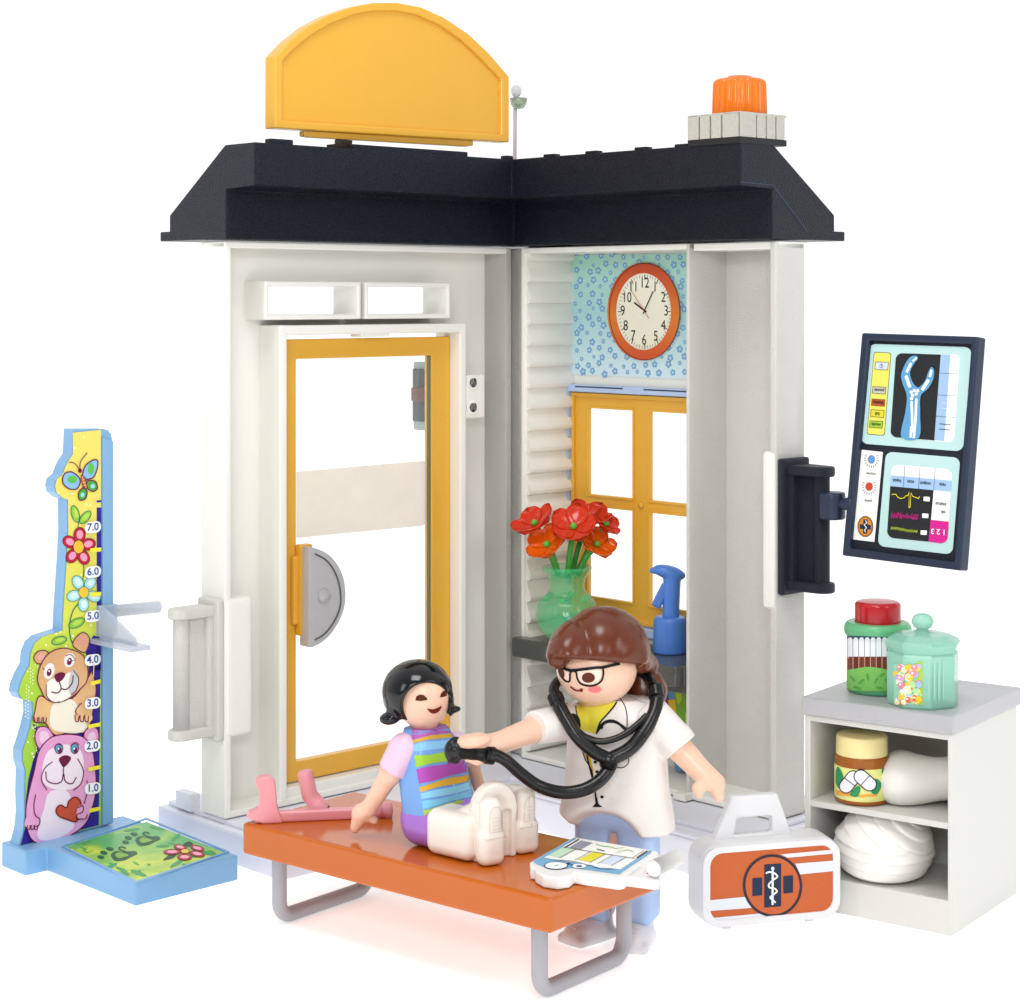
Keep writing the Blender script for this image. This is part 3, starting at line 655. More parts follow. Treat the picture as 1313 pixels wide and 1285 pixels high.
for h, x, y in ((12, 599, 203), (1, 642, 219), (2, 676, 262), (3, 688, 318), (4, 676, 378), (5, 645, 422), (6, 597, 438), (7, 552, 420), (8, 521, 379), (9, 509, 318), (10, 526, 263), (11, 553, 219)):
    text(M, CP, str(h), z5(x, y), (12.5, .3), (0, -19), '151515', QL, .0)
part(M, 'dial', ck)
M = MB(); line(M, CP, z5([(606, 322), (556, 283)]), 2.0, '111111', 9); part(M, 'hour_hand', ck)
M = MB(); line(M, CP, z5([(592, 330), (634, 236)]), 1.3, '111111', 10); part(M, 'minute_hand', ck)
M = MB(); line(M, CP, z5([(616, 349), (545, 236)]), .6, 'c2302a', 11); part(M, 'second_hand', ck)
# ---------------- things on the counter ----------------
GG = mat('green_glass', '4fcf88', .05, ior=1.5, alpha=.36); GG2 = mat('green_water', '4fb87a', .15, trans=.4, ior=1.3)
vy = 54.75; vb = W(727, 815, vy); vb.z = 4.478
M = MB(); pxc = vy/FPX
prof = rprof([(.001, 0), (.40, 0), (.45, .06), (.80, .42), (.89, .78), (.80, 1.15), (.52, 1.42), (.47, 1.6), (.55, 1.92), (.71, 2.07), (.70, 2.17), (.60, 2.16), (.40, 1.85), (.001, 1.8)], .12)
lathe(M, vb, prof, GG, 48, rf=lambda a, z: 1+.03*math.cos(6*a)*max(0, 1-abs(z-1.25)/.5)); vase = part(M, 'vase', loc=vb, label='clear green glass vase holding red flowers on the dark counter', cat='vase')
M = MB()
for k in range(6):
    M = MB(); a = k*math.pi/3+.3; p = vb+V((.62*math.cos(a), .62*math.sin(a), 1.28)); lathe(M, p, [(.001, -.09), (.07, -.06), (.1, 0), (.07, .06), (.001, .09)], GG, 12)
    part(M, 'ornament', vase)
RED, ORF, STM = mat('red_petal', 'd23414', .2, .04, 20, sss=.1), mat('orange_petal', 'e2600e', .2, .04, 20, sss=.1), mat('green_stem', '3f9a34', .3, .05, 20)
z7 = Z(640, 620, 4.103)
def flower(u, v, dy, r, tilt, m, base, label, sy=1.0, npet=5, ph=0):
    c = W(u, v, vy+dy); th_ = thing('flower', base, label, 'flower', 'flowers in the green vase'); n = V(tilt).normalized()
    e1 = n.orthogonal().normalized(); e2 = n.cross(e1)
    M = MB(); mid = (c+base)/2+V((0, 0, .1)); tube(M, catmull([base, mid, c-n*.12], 6), .085, STM, 10); part(M, 'stem', th_)
    for k in range(npet):
        M = MB(); a = ph+k*2*math.pi/npet; d = e1*math.cos(a)+e2*math.sin(a); tn = n.cross(d); vs = []; fs = []; NU, NV = 10, 8
        for side in (0, 1):
            for i in range(NU+1):
                for j in range(NV+1):
                    s = i/NU; q = (j/NV-.5)*2; wd = r*(.5*math.sqrt(max(0, 1-((s-.58)/.42)**2)) if s > .58 else .1+.4*math.sin(math.pi/2*s/.58))
                    P = c+d*(r*s*1.0)+tn*(wd*q)+n*(r*(.22*s*s+.22*q*q*s)-.05*s*q*0)-n*(.05*side)
                    vs.append(P)
            o = side*(NU+1)*(NV+1)
            for i in range(NU):
                for j in range(NV): f = (o+i*(NV+1)+j, o+i*(NV+1)+j+1, o+(i+1)*(NV+1)+j+1, o+(i+1)*(NV+1)+j); fs.append(f if side else f[::-1])
        o = (NU+1)*(NV+1)
        B = [i*(NV+1) for i in range(NU+1)]+[NU*(NV+1)+j for j in range(1, NV+1)]+[i*(NV+1)+NV for i in range(NU-1, -1, -1)]
        for a_, b_ in zip(B, B[1:]): fs.append((a_, b_, b_+o, a_+o))
        M.add(vs, fs, m, True); part(M, 'petal', th_)
    M = MB(); surfnet(M, sell(c+n*.05, (.1, .1, .1)), c-V((.2, .2, .2)), c+V((.2, .2, .2)), .03, mat('flower_centre', '58b83c', .3)); part(M, 'flower_centre', th_)
bs_ = vb+V((0, 0, 1.95))
flower(*z7(392, 230), -.45, .66, (-.1, -.75, .8), RED, bs_+V((.02, -.2, 0)), 'red flower in the middle of the vase, facing front', ph=.3)
flower(*z7(190, 215), .1, .66, (-.5, -.35, .95), RED, bs_+V((-.25, .1, 0)), 'red flower at the left of the vase, above the orange one', ph=.9)
flower(*z7(470, 180), .35, .66, (.2, -.35, 1), RED, bs_+V((.15, .25, 0)), 'red flower at the back of the bunch in the vase', ph=.2)
flower(*z7(555, 215), .1, .46, (.7, -.5, .8), RED, bs_+V((.3, .15, 0)), 'small red flower at the far right of the bunch', ph=.2)
flower(*z7(255, 325), -.35, .6, (-.5, -.7, .8), ORF, bs_+V((-.25, -.2, 0)), 'orange flower drooping low at the left of the vase', ph=.1)
flower(*z7(510, 325), -.3, .56, (.45, -.6, .8), ORF, bs_+V((.3, -.15, 0)), 'orange flower low at the right of the vase', ph=.7)
# spray bottle
BL = mat('blue_plastic', '4a7ccc', .33, .08, 18); sy = 53.3; sb = W(859, 835, sy); sb.z = 4.478
sp = thing('spray_bottle', sb, 'blue toy spray bottle at the right end of the dark counter', 'spray bottle')
k = sy/FPX
M = MB(); lathe(M, sb, rprof([(.001, 0), (.45, 0), (.46, .05), (.45, .9), (.40, .98), (.22, 1.0), (.001, 1.0)], .07), BL, 36); part(M, 'bottle', sp)
M = MB(); hz = W(859, 735, sy); hz = V((sb.x, sb.y, hz.z)); zz0 = sb.z+.9
fn = union(scap((sb.x+.02, sb.y, zz0), (sb.x+.06, sb.y, hz.z-.1), .23, .24), sell((sb.x-.02, sb.y, hz.z+.02), (.46, .25, .19), Rm((1, 0, -.25), (0, 1, 0), (.25, 0, 1))), scap((sb.x-.42, sb.y, hz.z+.05), (sb.x-.5, sb.y, hz.z+.07), .07), k=.06)
surfnet(M, fn, (sb.x-.8, sb.y-.5, zz0-.3), (sb.x+.8, sb.y+.5, hz.z+.5), .035, BL); part(M, 'spray_head', sp)
M = MB(); fn = sbox((sb.x-.24, sb.y, hz.z-.62), (.13, .1, .34), .05, Rm((1, 0, -.5), (0, 1, 0), (.5, 0, 1))); surfnet(M, fn, (sb.x-.8, sb.y-.4, hz.z-1.4), (sb.x+.4, sb.y+.4, hz.z), .03, BL); part(M, 'trigger', sp)
# colourful book under the counter
BP = Plane(R(0, -1.25, 0), sl+V((0, 0, .12))); zb_ = Z(840, 860, 5.84); bk = thing('picture_book', BP(868, 950), 'green and yellow picture book with magenta spine under the counter', 'book')
M = MB(); bo = zb_([(30, 108), (300, 78), (330, 720), (150, 760)]); 
prism(M, [BP(*p)-sl*.01 for p in bo], -sl*.25, mat('book_blue', '5d8fc0', .4), .02)
poly(M, BP, zb_([(90, 220), (300, 195), (330, 720), (180, 700)]), 'e0b52c', 2)
poly(M, BP, sm(zb_([(130, 110), (200, 95), (235, 150), (230, 260), (255, 420), (275, 560), (250, 640), (190, 520), (160, 360), (150, 220)]), 4), '76a632', 3)
poly(M, BP, sm(zb_([(155, 150), (190, 140), (200, 220), (170, 250)]), 4), 'b9cc3a', 4)
poly(M, BP, sm(zb_([(225, 330), (280, 300), (310, 520), (260, 500)]), 4), 'c5d24a', 3.5)
poly(M, BP, zb_([(30, 108), (68, 106), (115, 330), (80, 320)]), 'a01a5a', 4); poly(M, BP, zb_([(82, 320), (105, 318), (120, 370), (100, 375)]), 'e88a6a', 4)
part(M, 'cover', bk)
# ---------------- growth chart ----------------
BLU = mat('sky_blue_plastic', '7ba9d0', .3, .05, 18); gy = -.799; gd = V((math.cos(gy), math.sin(gy), 0)); gn = V((-math.sin(gy), math.cos(gy), 0))
GF = Fr((-8.77, 45.404, 0), gd, gn); gw, gdp, gh = 3.901, 2.943, .61
gc = thing('growth_chart', GF(-gw-.5, 1, 0), 'blue toy height chart with stacked bears and printed foot plate', 'height chart')
M = MB(); hp = lambda a, b: GF(a, b, 0)
prism(M, [hp(0, 0), hp(0, gdp), hp(-gw-1.157, gdp), hp(-gw-1.157, -.606), hp(-gw, -.606), hp(-gw, 0)], (0, 0, gh), BLU, .06, 3)
HP_ = Plane((0, 0, gh), (0, 0, 1)); zf = Z(70, 1030, 5.47)
fq = [zf(62, 305), zf(645, 118), zf(1205, 345), zf(575, 552)]
ring(M, [HP_(*p) for p in [(fq[0][0]-3, fq[0][1]), (fq[1][0], fq[1][1]-2), (fq[2][0]+4, fq[2][1]), (fq[3][0], fq[3][1]+2.4)]], [HP_(*p) for p in fq], (0, 0, .035), BLU, .015)
FM = gradmat('meadow_print', [(0, '3f9a4e'), (.35, '7fbb3a'), (.6, 'c9d93a'), (.8, '9cc840'), (1, '5cae58')], 1, 43.5, 48.5, noise=1.1, nscale=1.1)
poly(M, HP_, [zf(75, 305), zf(645, 130), zf(1185, 345), zf(575, 545)], FM, 1)
def blob(pts, col, lay, zz, S, n=4): poly(M, S, sm(zz(pts), n), col, lay)
DG = '1f5a36'
for ox, oy, s in ((0, 0, 1), (170, -105, .96)):
    f = lambda pts: [(400+(x-400)*s+ox, 360+(y-360)*s+oy) for x, y in pts]
    blob(f([(395, 360), (425, 335), (480, 340), (560, 335), (580, 355), (540, 375), (490, 400), (430, 405), (405, 385)]), DG, 2, zf, HP_)
    blob(f([(425, 360), (455, 345), (490, 352), (520, 365), (480, 380), (445, 385)]), '7db23a', 3, zf, HP_)
    line(M, HP_, sm(zf(f([(530, 345), (490, 335), (450, 318), (470, 305), (500, 315)])), 4, False), 1.6, DG, 2.5)
    for x, y, rx, ry in ((325, 378, 25, 13), (345, 347, 27, 14), (388, 320, 28, 13)):
        poly(M, HP_, ell(zf(f([(x, y)])[0]), rx/5.47*s, ry/5.47*s, 8, 14), DG, 2)
rng = random.Random(9)
for i in range(60):
    a, b = rng.random(), rng.random(); x = 75+(645-75)*a+(575-75)*b; y = 305-175*a+240*b
    if 250 < x < 760 and 180 < y < 420: continue
    cx, cy = zf(x+0*(a), y); t = rng.uniform(-40, 40); poly(M, HP_, ell((cx, cy), rng.uniform(2, 6), rng.uniform(.8, 1.8), t, 10), rng.choice(['4ba04a', '3c9a60', '8cc63c', 'b8d640', '69b848']), 1.5)
for x, y, rx, ry, t in ((400, 440, 45, 14, -25), (490, 480, 40, 16, 40), (590, 490, 60, 14, 20), (860, 420, 60, 14, -30), (1080, 350, 60, 14, 10), (850, 240, 40, 12, -40), (760, 300, 50, 10, 0), (200, 275, 60, 8, -10), (540, 185, 60, 9, -10), (720, 175, 60, 8, 10)):
    poly(M, HP_, ell(zf(x, y), rx/5.47, ry/5.47, t, 12), '46a05a', 1.8)
def daisy(S, c, pet, r, rx, ry, colo, coli, lay, centre, oc='7a1024', sq=1.0, sx=1.0, ph=0):
    for k in range(pet):
        t = ph+2*math.pi*k/pet; x, y = c[0]+r*math.cos(t)*sx, c[1]+r*math.sin(t)*sq; an = math.degrees(math.atan2(math.sin(t)*sq, math.cos(t)*sx))
        poly(M, S, ell((x, y), rx+.9, ry+.8, an, 16), oc, lay); poly(M, S, ell((x, y), rx, ry, an, 16), colo, lay+.7); poly(M, S, ell((x+.3, y-.3), rx*.62, ry*.6, an, 12), coli, lay+1.4)
    poly(M, S, ell(c, rx*.75, rx*.75*sq), centre, lay+2.2); line(M, S, ell(c, rx*.75, rx*.75*sq), .7, oc, lay+2.8, True)
blob([(760, 400), (800, 365), (850, 360), (830, 385)], '1c4a30', 2, zf, HP_); blob([(900, 290), (940, 268), (970, 285), (940, 305)], '1c4a30', 2, zf, HP_); blob([(1030, 350), (1090, 330), (1130, 350), (1080, 360)], '3f9a4e', 2, zf, HP_)
c = zf(915, 336)
for x, y, rx, ry, t in ((825, 342, 62, 21, 0), (880, 308, 45, 20, 10), (1000, 315, 52, 21, 15), (1000, 355, 55, 22, 10), (912, 378, 52, 24, 0)):
    cc2 = zf(x, y); poly(M, HP_, ell(cc2, rx/5.47, ry/5.47, t), '5a1020', 3); poly(M, HP_, ell(cc2, rx/5.47-.9, ry/5.47-.8, t), 'b81e3c', 3.7); poly(M, HP_, ell((cc2[0], cc2[1]-.4), rx/5.47*.6, ry/5.47*.5, t), 'f0a8c0', 4.4)
poly(M, HP_, ell(c, 6, 3.1), 'a02030', 4.6); poly(M, HP_, ell(c, 5, 2.5), 'ecc83a', 5.2)
part(M, 'foot_plate', gc)
# upright board
GP = Plane(GF(-4.443, 0, 0), gd); a6 = Z(0, 540, 4.0156); a7 = Z(0, 820, 3.57); M = MB()
left = a6([(375, 60), (375, 172), (352, 205), (335, 240), (322, 275), (292, 300), (284, 335), (292, 368), (322, 395), (350, 405), (352, 560), (345, 700), (335, 850), (325, 1000), (322, 1078), (280, 1092), (215, 1112), (178, 1145), (158, 1200), (150, 1280)])+a7([(140, 110), (112, 160), (92, 210), (85, 245), (100, 272), (150, 285), (152, 340), (138, 405), (118, 470), (105, 510), (106, 560), (118, 600), (115, 700), (118, 800), (110, 880), (93, 948)])
RU = 129.6
out = left+[(RU, 820+850/3.57), (RU, 540+45/4.0156)]
blu = [(93.5, 540+42/4.0156)]+[(x-1.6, y) for x, y in left[1:]]
blu = blu[:-1]+[(blu[-1][0]-1.5, blu[-1][1]+2.2), (131, 1059.5), (144.3, 1056), (144.3, 566), (143, 557), (138.5, 551.5), (132, 550)]
prism(M, [GP(*p)+gd*-.012 for p in blu], -gd*.42, BLU, .05, 3, ang=.6)
GM = gradmat('chart_print', [(0, '8dc63a'), (.38, 'a6cf3c'), (.55, 'd6dc50'), (.8, 'ecd964'), (1, 'ead566')], 2, .6, 10.8, noise=.08)
poly(M, GP, out, GM, 1)
# indigo background of the lower part and ruler
IND = '33248f'
blob([(452, 850), (462, 0), (430, -20), (385, 40), (405, 100), (410, 260), (350, 420), (170, 400), (150, 385), (160, 420), (170, 500), (150, 560), (130, 640), (118, 740), (118, 850), (95, 943)][::-1], IND, 2, a7, GP, 1)
poly(M, GP, a6([(498, 445), (521, 445), (520, 1285), (470, 1285), (498, 1190)]), IND, 2)
rng = random.Random(4)
for i in range(150):    # little white dots
    y = rng.uniform(556, 985); x = rng.uniform(35, 122)
    if not inpoly(x, y, [V(p) for p in left+[(118, 1058), (118, 552)]]) or (y > 835 and x > 52) or y > 980: continue
    poly(M, GP, ell((x, y), 1.25, 1.5, 0, 9), 'f6f4c0', 2)
for i in range(60):
    k = i; y = 835+k*2.2; x0 = [42, 36, 31, 30, 42, 44][min(5, int(k/10))]
    for x in (x0+3+(k % 2)*3,): 
        if y < 1000: poly(M, GP, ell((x, y), .8, 1.0, 0, 8), 'eef4d0', 3)
# leaves, flowers and stalk
DK = '1d7a5c'
line(M, GP, sm(a6([(410, 490), (400, 560)]), 4, False), 1.1, DK, 3); line(M, GP, sm(a6([(415, 700), (432, 760), (425, 830)]), 4, False), 1.3, DK, 3)
line(M, GP, sm(a6([(410, 930), (375, 980), (358, 1050), (362, 1110), (375, 1150)]), 5, False), 1.5, DK, 3)
def leaf(c, rx, ry, t, S=GP): poly(M, S, ell(c, rx, ry, t, 16), '8fc640', 3); poly(M, S, ell((c[0]+.6, c[1]-.6), rx*.6, ry*.5, t, 12), 'b5d654', 3.6); line(M, S, ell(c, rx, ry, t, 16), 1.0, DK, 4.2, True)
leaf(a6(388, 478), 11, 5, 75); leaf(a6(440, 495), 10, 5, -50); leaf(a6(395, 1040), 11, 5.5, -25); leaf(a6(305, 1130), 10, 5, -15)
daisy(GP, a6(405, 648), 5, 12.5, 9.2, 7.2, 'b52438', 'ef9ab8', 4, 'ecb93a', '6a1430', 1.25, 1.0, -math.pi/2+.1)
daisy(GP, a6(432, 882), 5, 13.5, 8.6, 6.4, 'a8dce2', 'd3f0f2', 4, 'ecc23a', '1f7f86', 1.15, 1.0, -math.pi/2-.6)
# butterfly
PU = '6a1248'
for pts, c1, c2, ic in (([(412, 300), (370, 262), (330, 275), (325, 320), (360, 350), (400, 345)], '86b8ea', '5cb84e', (372, 300, 26, 20)), ([(425, 290), (440, 230), (490, 198), (505, 220), (485, 285), (445, 300)], '86b8ea', '5cb84e', (468, 245, 17, 30)), ([(428, 345), (405, 370), (410, 405), (440, 400), (448, 360)], '4ba33e', '8fd6e0', (425, 380, 10, 13)), ([(450, 310), (490, 310), (502, 345), (480, 362), (450, 345)], '4ba33e', '8fd6e0', (478, 335, 12, 12))):
    p = sm(a6(pts), 4); poly(M, GP, p, c1, 4); poly(M, GP, ell(a6(ic[0], ic[1]), ic[2]/4, ic[3]/4, 0, 14), c2, 4.7); line(M, GP, p, 1.5, PU, 5.4, True)
poly(M, GP, ell(a6(433, 315), 2.6, 9, -18), 'e8a050', 6); line(M, GP, ell(a6(433, 315), 2.6, 9, -18), 1, PU, 6.6, True)
for y in (295, 310, 325, 340): line(M, GP, a6([(424, y), (444, y-3)]), .8, PU, 7)
poly(M, GP, ell(a6(412, 255), 2.4, 3), PU, 7); line(M, GP, sm(a6([(412, 252), (415, 210), (450, 162)]), 4, False), 1.1, PU, 7); line(M, GP, sm(a6([(410, 250), (385, 218), (355, 212)]), 4, False), 1.1, PU, 7)
# brown bear
OL = '6a1440'; TAN = gradmat('bear_tan', [(0, 'e8c08c'), (.5, 'd9a878'), (1, 'c89468')], 2, 3, 6.6, noise=.6, nscale=1.5)
def shape(pts, col, lay, wd=1.3, n=5, ol=OL): p = sm(a7(pts), n); poly(M, GP, p, col, lay); (line(M, GP, p, wd, ol, lay+.7, True) if wd else None)
shape([(335, 30), (345, -5), (380, -32), (408, -10), (405, 30), (385, 60)], TAN, 4); blob([(352, 20), (368, -15), (392, -5), (388, 25)], 'd89a86', 5, a7, GP)
shape([(190, 110), (165, 105), (155, 80), (175, 55), (210, 52), (225, 75)], TAN, 4); blob([(178, 95), (172, 75), (192, 64), (205, 78), (195, 95)], 'e2a3a0', 5, a7, GP)
shape([(180, 260), (160, 330), (155, 375), (210, 385), (225, 410), (260, 440), (330, 420), (400, 420), (430, 300), (440, 220), (420, 150), (400, 180), (330, 270), (240, 280)], TAN, 4, 1.3)
blob([(250, 290), (330, 275), (370, 340), (400, 410), (330, 430), (240, 410), (228, 350)], 'efe8d8', 5, a7, GP)
shape([(190, 110), (230, 60), (290, 40), (350, 55), (385, 80), (402, 130), (398, 190), (365, 230), (330, 262), (270, 288), (215, 275), (190, 235), (172, 180)], TAN, 6)
blob([(212, 205), (240, 180), (280, 175), (320, 150), (355, 175), (355, 220), (320, 262), (265, 288), (218, 265)], 'f1eee6', 7, a7, GP)
blob([(335, 135), (360, 175), (350, 225), (320, 250), (315, 190)], 'c3c6cc', 7.5, a7, GP)
for x, y, rx, ry, t in ((225, 145, 24, 38, 15), (318, 95, 25, 34, 15)): poly(M, GP, ell(a7(x, y), rx/3.57, ry/3.57, t), 'ece6e4', 7.6); poly(M, GP, ell(a7(x, y+6), 3, 4.8, t), OL, 8.2); poly(M, GP, ell(a7(x, y), 1, 1.3), 'ffffff', 8.8)
line(M, GP, sm(a7([(300, 75), (325, 70), (345, 92)]), 4, False), .9, OL, 8.5)
for pts in ([(205, 140), (195, 130)], [(325, 100), (345, 95)]): line(M, GP, a7(pts), .7, OL, 9)
blob([(250, 165), (280, 150), (300, 160), (285, 185), (262, 195)], OL, 9, a7, GP)
line(M, GP, sm(a7([(270, 190), (280, 225), (262, 245), (235, 240)]), 5, False), 1.4, OL, 9); line(M, GP, sm(a7([(280, 225), (305, 228), (330, 200), (335, 165)]), 5, False), 1.4, OL, 9)
line(M, GP, sm(a7([(212, 205), (215, 260), (245, 288), (275, 285)]), 5, False), 1.1, OL, 9); line(M, GP, sm(a7([(335, 140), (360, 180), (350, 230), (325, 255)]), 5, False), 1.1, OL, 9)
shape([(345, 340), (360, 300), (375, 330), (395, 345), (420, 345), (415, 375), (350, 372), (340, 355)], TAN, 8, 0)
for x in (350, 372, 394): line(M, GP, sm(a7([(x-6, 345), (x-4, 372), (x+8, 375), (x+12, 350)]), 4, False), 1.2, OL, 9)
for x in (160, 180, 200): line(M, GP, sm(a7([(x-2, 355), (x, 378), (x+10, 378), (x+13, 358)]), 4, False), 1.2, OL, 9)
line(M, GP, sm(a7([(355, 345), (345, 330), (360, 305), (375, 290)]), 4, False), 1.2, OL, 9)
# pink bear
PK = gradmat('bear_pink', [(0, 'e6a8d4'), (.5, 'dc96c8'), (1, 'e0a0d0')], 2, .8, 4, noise=.6, nscale=1.5); PKL = 'ecdcec'
shape([(225, 500), (180, 500), (160, 450), (175, 405), (215, 402), (245, 440), (250, 465)], PK, 10); blob([(205, 485), (182, 465), (185, 425), (212, 420), (228, 450), (222, 485)], 'e9c3e0', 11, a7, GP)
shape([(385, 450), (395, 412), (425, 400), (450, 420), (448, 480), (420, 510)], PK, 10); blob([(400, 460), (410, 430), (432, 425), (438, 460), (420, 490)], 'e9c3e0', 11, a7, GP)
shape([(225, 455), (270, 438), (330, 435), (385, 450), (420, 500), (435, 580), (440, 680), (425, 760), (400, 830), (350, 880), (250, 930), (165, 930), (128, 880), (118, 800), (128, 720), (155, 610), (180, 510)], PK, 12)
blob([(235, 500), (300, 480), (370, 510), (385, 600), (370, 660), (300, 690), (210, 670), (192, 610), (205, 540)], PKL, 13, a7, GP)
blob([(225, 700), (300, 690), (330, 740), (345, 830), (320, 880), (250, 915), (180, 915), (175, 860), (200, 780)], PKL, 13, a7, GP)
for x, y in ((270, 500), (342, 500)): poly(M, GP, ell(a7(x, y), 5, 6.4), '5c9ac0', 14); line(M, GP, ell(a7(x, y), 5, 6.4), .9, OL, 14.6, True); poly(M, GP, ell(a7(x+4, y+8), 2.5, 4), OL, 15); poly(M, GP, ell(a7(x-2, y), 1, 1.3), 'ffffff', 15.5)
line(M, GP, sm(a7([(248, 500), (262, 480), (288, 488)]), 4, False), 1, OL, 15); line(M, GP, sm(a7([(322, 488), (345, 472), (362, 482)]), 4, False), 1, OL, 15)
blob([(270, 545), (298, 530), (325, 540), (315, 565), (292, 585), (278, 570)], OL, 14, a7, GP)
line(M, GP, a7([(292, 575), (290, 620)]), 1.3, OL, 15)
line(M, GP, sm(a7([(210, 605), (215, 645), (250, 660), (282, 650), (291, 615), (300, 650), (330, 660), (350, 630)]), 5, False), 1.4, OL, 15)
line(M, GP, sm(a7([(240, 560), (205, 590), (190, 640), (215, 690)]), 5, False), 1.2, OL, 15); line(M, GP, sm(a7([(355, 545), (382, 600), (370, 660), (335, 692)]), 5, False), 1.2, OL, 15)
shape([(160, 710), (152, 780), (155, 830), (182, 840), (168, 868), (145, 862), (122, 860), (115, 830)], PK, 13.5, 0)
line(M, GP, sm(a7([(163, 710), (155, 760), (162, 805), (182, 822), (180, 848), (165, 858)]), 5, False), 1.3, OL, 15)
for x in (130, 148, 165): line(M, GP, sm(a7([(x-4, 850), (x-6, 868), (x+6, 868), (x+8, 850)]), 4, False), 1.2, OL, 15)
p = sm(a7([(305, 770), (315, 740), (345, 722), (368, 740), (368, 775), (352, 832), (310, 825), (265, 805), (258, 775), (278, 758)]), 4); poly(M, GP, p, gradmat('heart_red', [(0, 'c24a34'), (1, 'd8604a')], 2, 1.8, 2.6, noise=.9, nscale=3), 15); line(M, GP, p, 1.6, '7a1822', 15.8, True)
shape([(360, 765), (385, 755), (410, 740), (412, 790), (390, 825), (365, 822), (350, 800)], PK, 16.5, 0); line(M, GP, sm(a7([(358, 770), (380, 762), (378, 790), (355, 800), (352, 822), (375, 820)]), 5, False), 1.3, OL, 17.3)
line(M, GP, sm(a7([(398, 645), (402, 690), (385, 750)]), 5, False), 1.2, OL, 15); line(M, GP, sm(a7([(370, 822), (392, 820), (400, 800)]), 5, False), 1.3, OL, 17.3)
# ruler marks and numbers
YT = 'e8df3c'
for x0, y in ((465, 665), (465, 893)): poly(M, GP, a6([(x0, y-10), (521, y-14), (521, y+6), (x0, y+12)]), YT, 18)
poly(M, GP, a6([(498, 408), (521, 406), (521, 418), (498, 420)]), IND, 18)
for x0, y in ((415, 198), (405, 395), (405, 590), (408, 780)): poly(M, GP, a7([(x0, y-4), (462, y-16), (460, y+2), (x0, y+14)]), YT, 18)
line(M, GP, a7([(430, 110), (428, 170)]), 1, YT, 18)
for s, c in (('7.0', a6(478, 545)), ('6.0', a6(478, 775)), ('5.0', a6(478, 1003)), ('4.0', a7(424, 92)), ('3.0', a7(424, 290)), ('2.0', a7(422, 486)), ('1.0', a7(424, 680))):
    q = quad((c[0]-10, c[1]-5.5), (c[0]+10.5, c[1]-8), (c[0]+10.5, c[1]+6.5), (c[0]-10, c[1]+9)); poly(M, GP, rr(q, 0, 0, 1, 1, .3, .45), 'f2f3f6', 18)
    text(M, GP, s, (c[0]+.2, c[1]+.3), (12.5, -1.2), (0, -13.5), '2a4c9a', 19.5, .015)
board = part(M, 'board', gc)
M = MB(); rl = Plane(GF(-4.443, 0, 0), gd)
lathe_dummy = 0
prism(M, [rl(*p) for p in ((130.6, 560), (144.2, 566), (144.2, 1054), (130.6, 1058))], gd*.05, BLU, .02); part(M, 'slide_rail', gc)
M = MB(); CLR = mat('clear_slider', (.50, .56, .68), .05, alpha=.6)
pr = rl(137, 800); b1 = GF.loc(pr)[1]; zs = rl(137, 822).z
box(M, GF, (-4.5-.7, -4.3), (b1-.32, b1+.24), (zs+.15, zs+.95), CLR, .03)
prism(M, [GF(-4.35, b1-.28, zs+.95), GF(-4.35, b1-.28, zs+.1), GF(-2.75, b1-.28, zs+.12), GF(-2.8, b1-.28, zs+.3)], gn*.1, CLR, .01)
box(M, GF, (-4.9, -2.6), (b1-.5, b1+.1), (zs, zs+.12), CLR, .02)
tube(M, [GF(-4.6, b1+.2, zs+.72), GF(-4.35, b1+1.5, zs+.72)], .16, CLR, 20); part(M, 'measuring_slider', gc)
# ---------------- exam bench ----------------
by = -.684; bd = V((math.cos(by), math.sin(by), 0)); bn = V((-math.sin(by), math.cos(by), 0)); BF = Fr((.76, 38.712, 0), bd, bn); BW, BD, BH = 8.898, 3.669, 2.242
bench = thing('exam_bench', BF(-BW/2, BD/2, 0), 'orange examination bench on bent silver tube legs', 'bench')
M = MB(); box(M, BF, (-BW, 0), (0, BD), (BH-.72, BH), ORG, .1, 4); part(M, 'bench_top', bench)
for a in (-BW+.85, -.55):
    zt = BH-.7; r = .35; b0, b1_ = .35, BD-.42; P = [BF(a, b0, zt), BF(a, b0, .17+r)]
    P += [BF(a, b0+r-r*math.cos(t), .17+r-r*math.sin(t)) for t in [math.radians(x) for x in range(10, 91, 10)]]
    P += [BF(a, b1_-r+r*math.sin(t), .17+r-r*math.cos(t)) for t in [math.radians(x) for x in range(0, 91, 10)]]+[BF(a, b1_, zt)]
    M = MB(); tube(M, P, .17, STEEL, 24); part(M, 'leg_frame', bench)
# ---------------- pink crutch ----------------
PNK = mat('pink_plastic', 'e0949c', .3, .05, 20, sss=.1); z3 = Z(300, 980, 3.126); TP = Plane((0, 0, BH+.15), (0, 0, 1))
cr = thing('crutch', TP(*z3(360, 190)), 'small pink crutch lying at the left end of the orange bench', 'crutch')
A, B = TP(*z3(120, 206)), TP(*z3(600, 186)); ax = (B-A).normalized(); pv = V((-ax.y, ax.x, 0)); CF = Fr(A, ax, pv); CLn = (B-A).length
M = MB(); box(M, CF, (-.2, CLn-.15), (-.12, .12), (-.15, .1), PNK, .07, 3); part(M, 'shaft', cr)
M = MB(); prism(M, [CF(-.02, -.17, -.15), CF(.42, -.17, -.15), CF(.3, -.17, .25), CF(.25, -.17, .82), CF(.12, -.17, .92), CF(-.12, -.17, .9), CF(-.2, -.17, .8), CF(-.1, -.17, .5), CF(-.12, -.17, .2), CF(-.35, -.17, .1), CF(-.4, -.17, -.0)], pv*.34, PNK, .05, 3); part(M, 'arm_cuff', cr)
M = MB(); tube(M, [CF(1.35, .25, .0), CF(1.05, .3, .35), CF(.95, .32, .85)], lambda t: .2-.02*t, PNK, 18); part(M, 'hand_grip', cr)
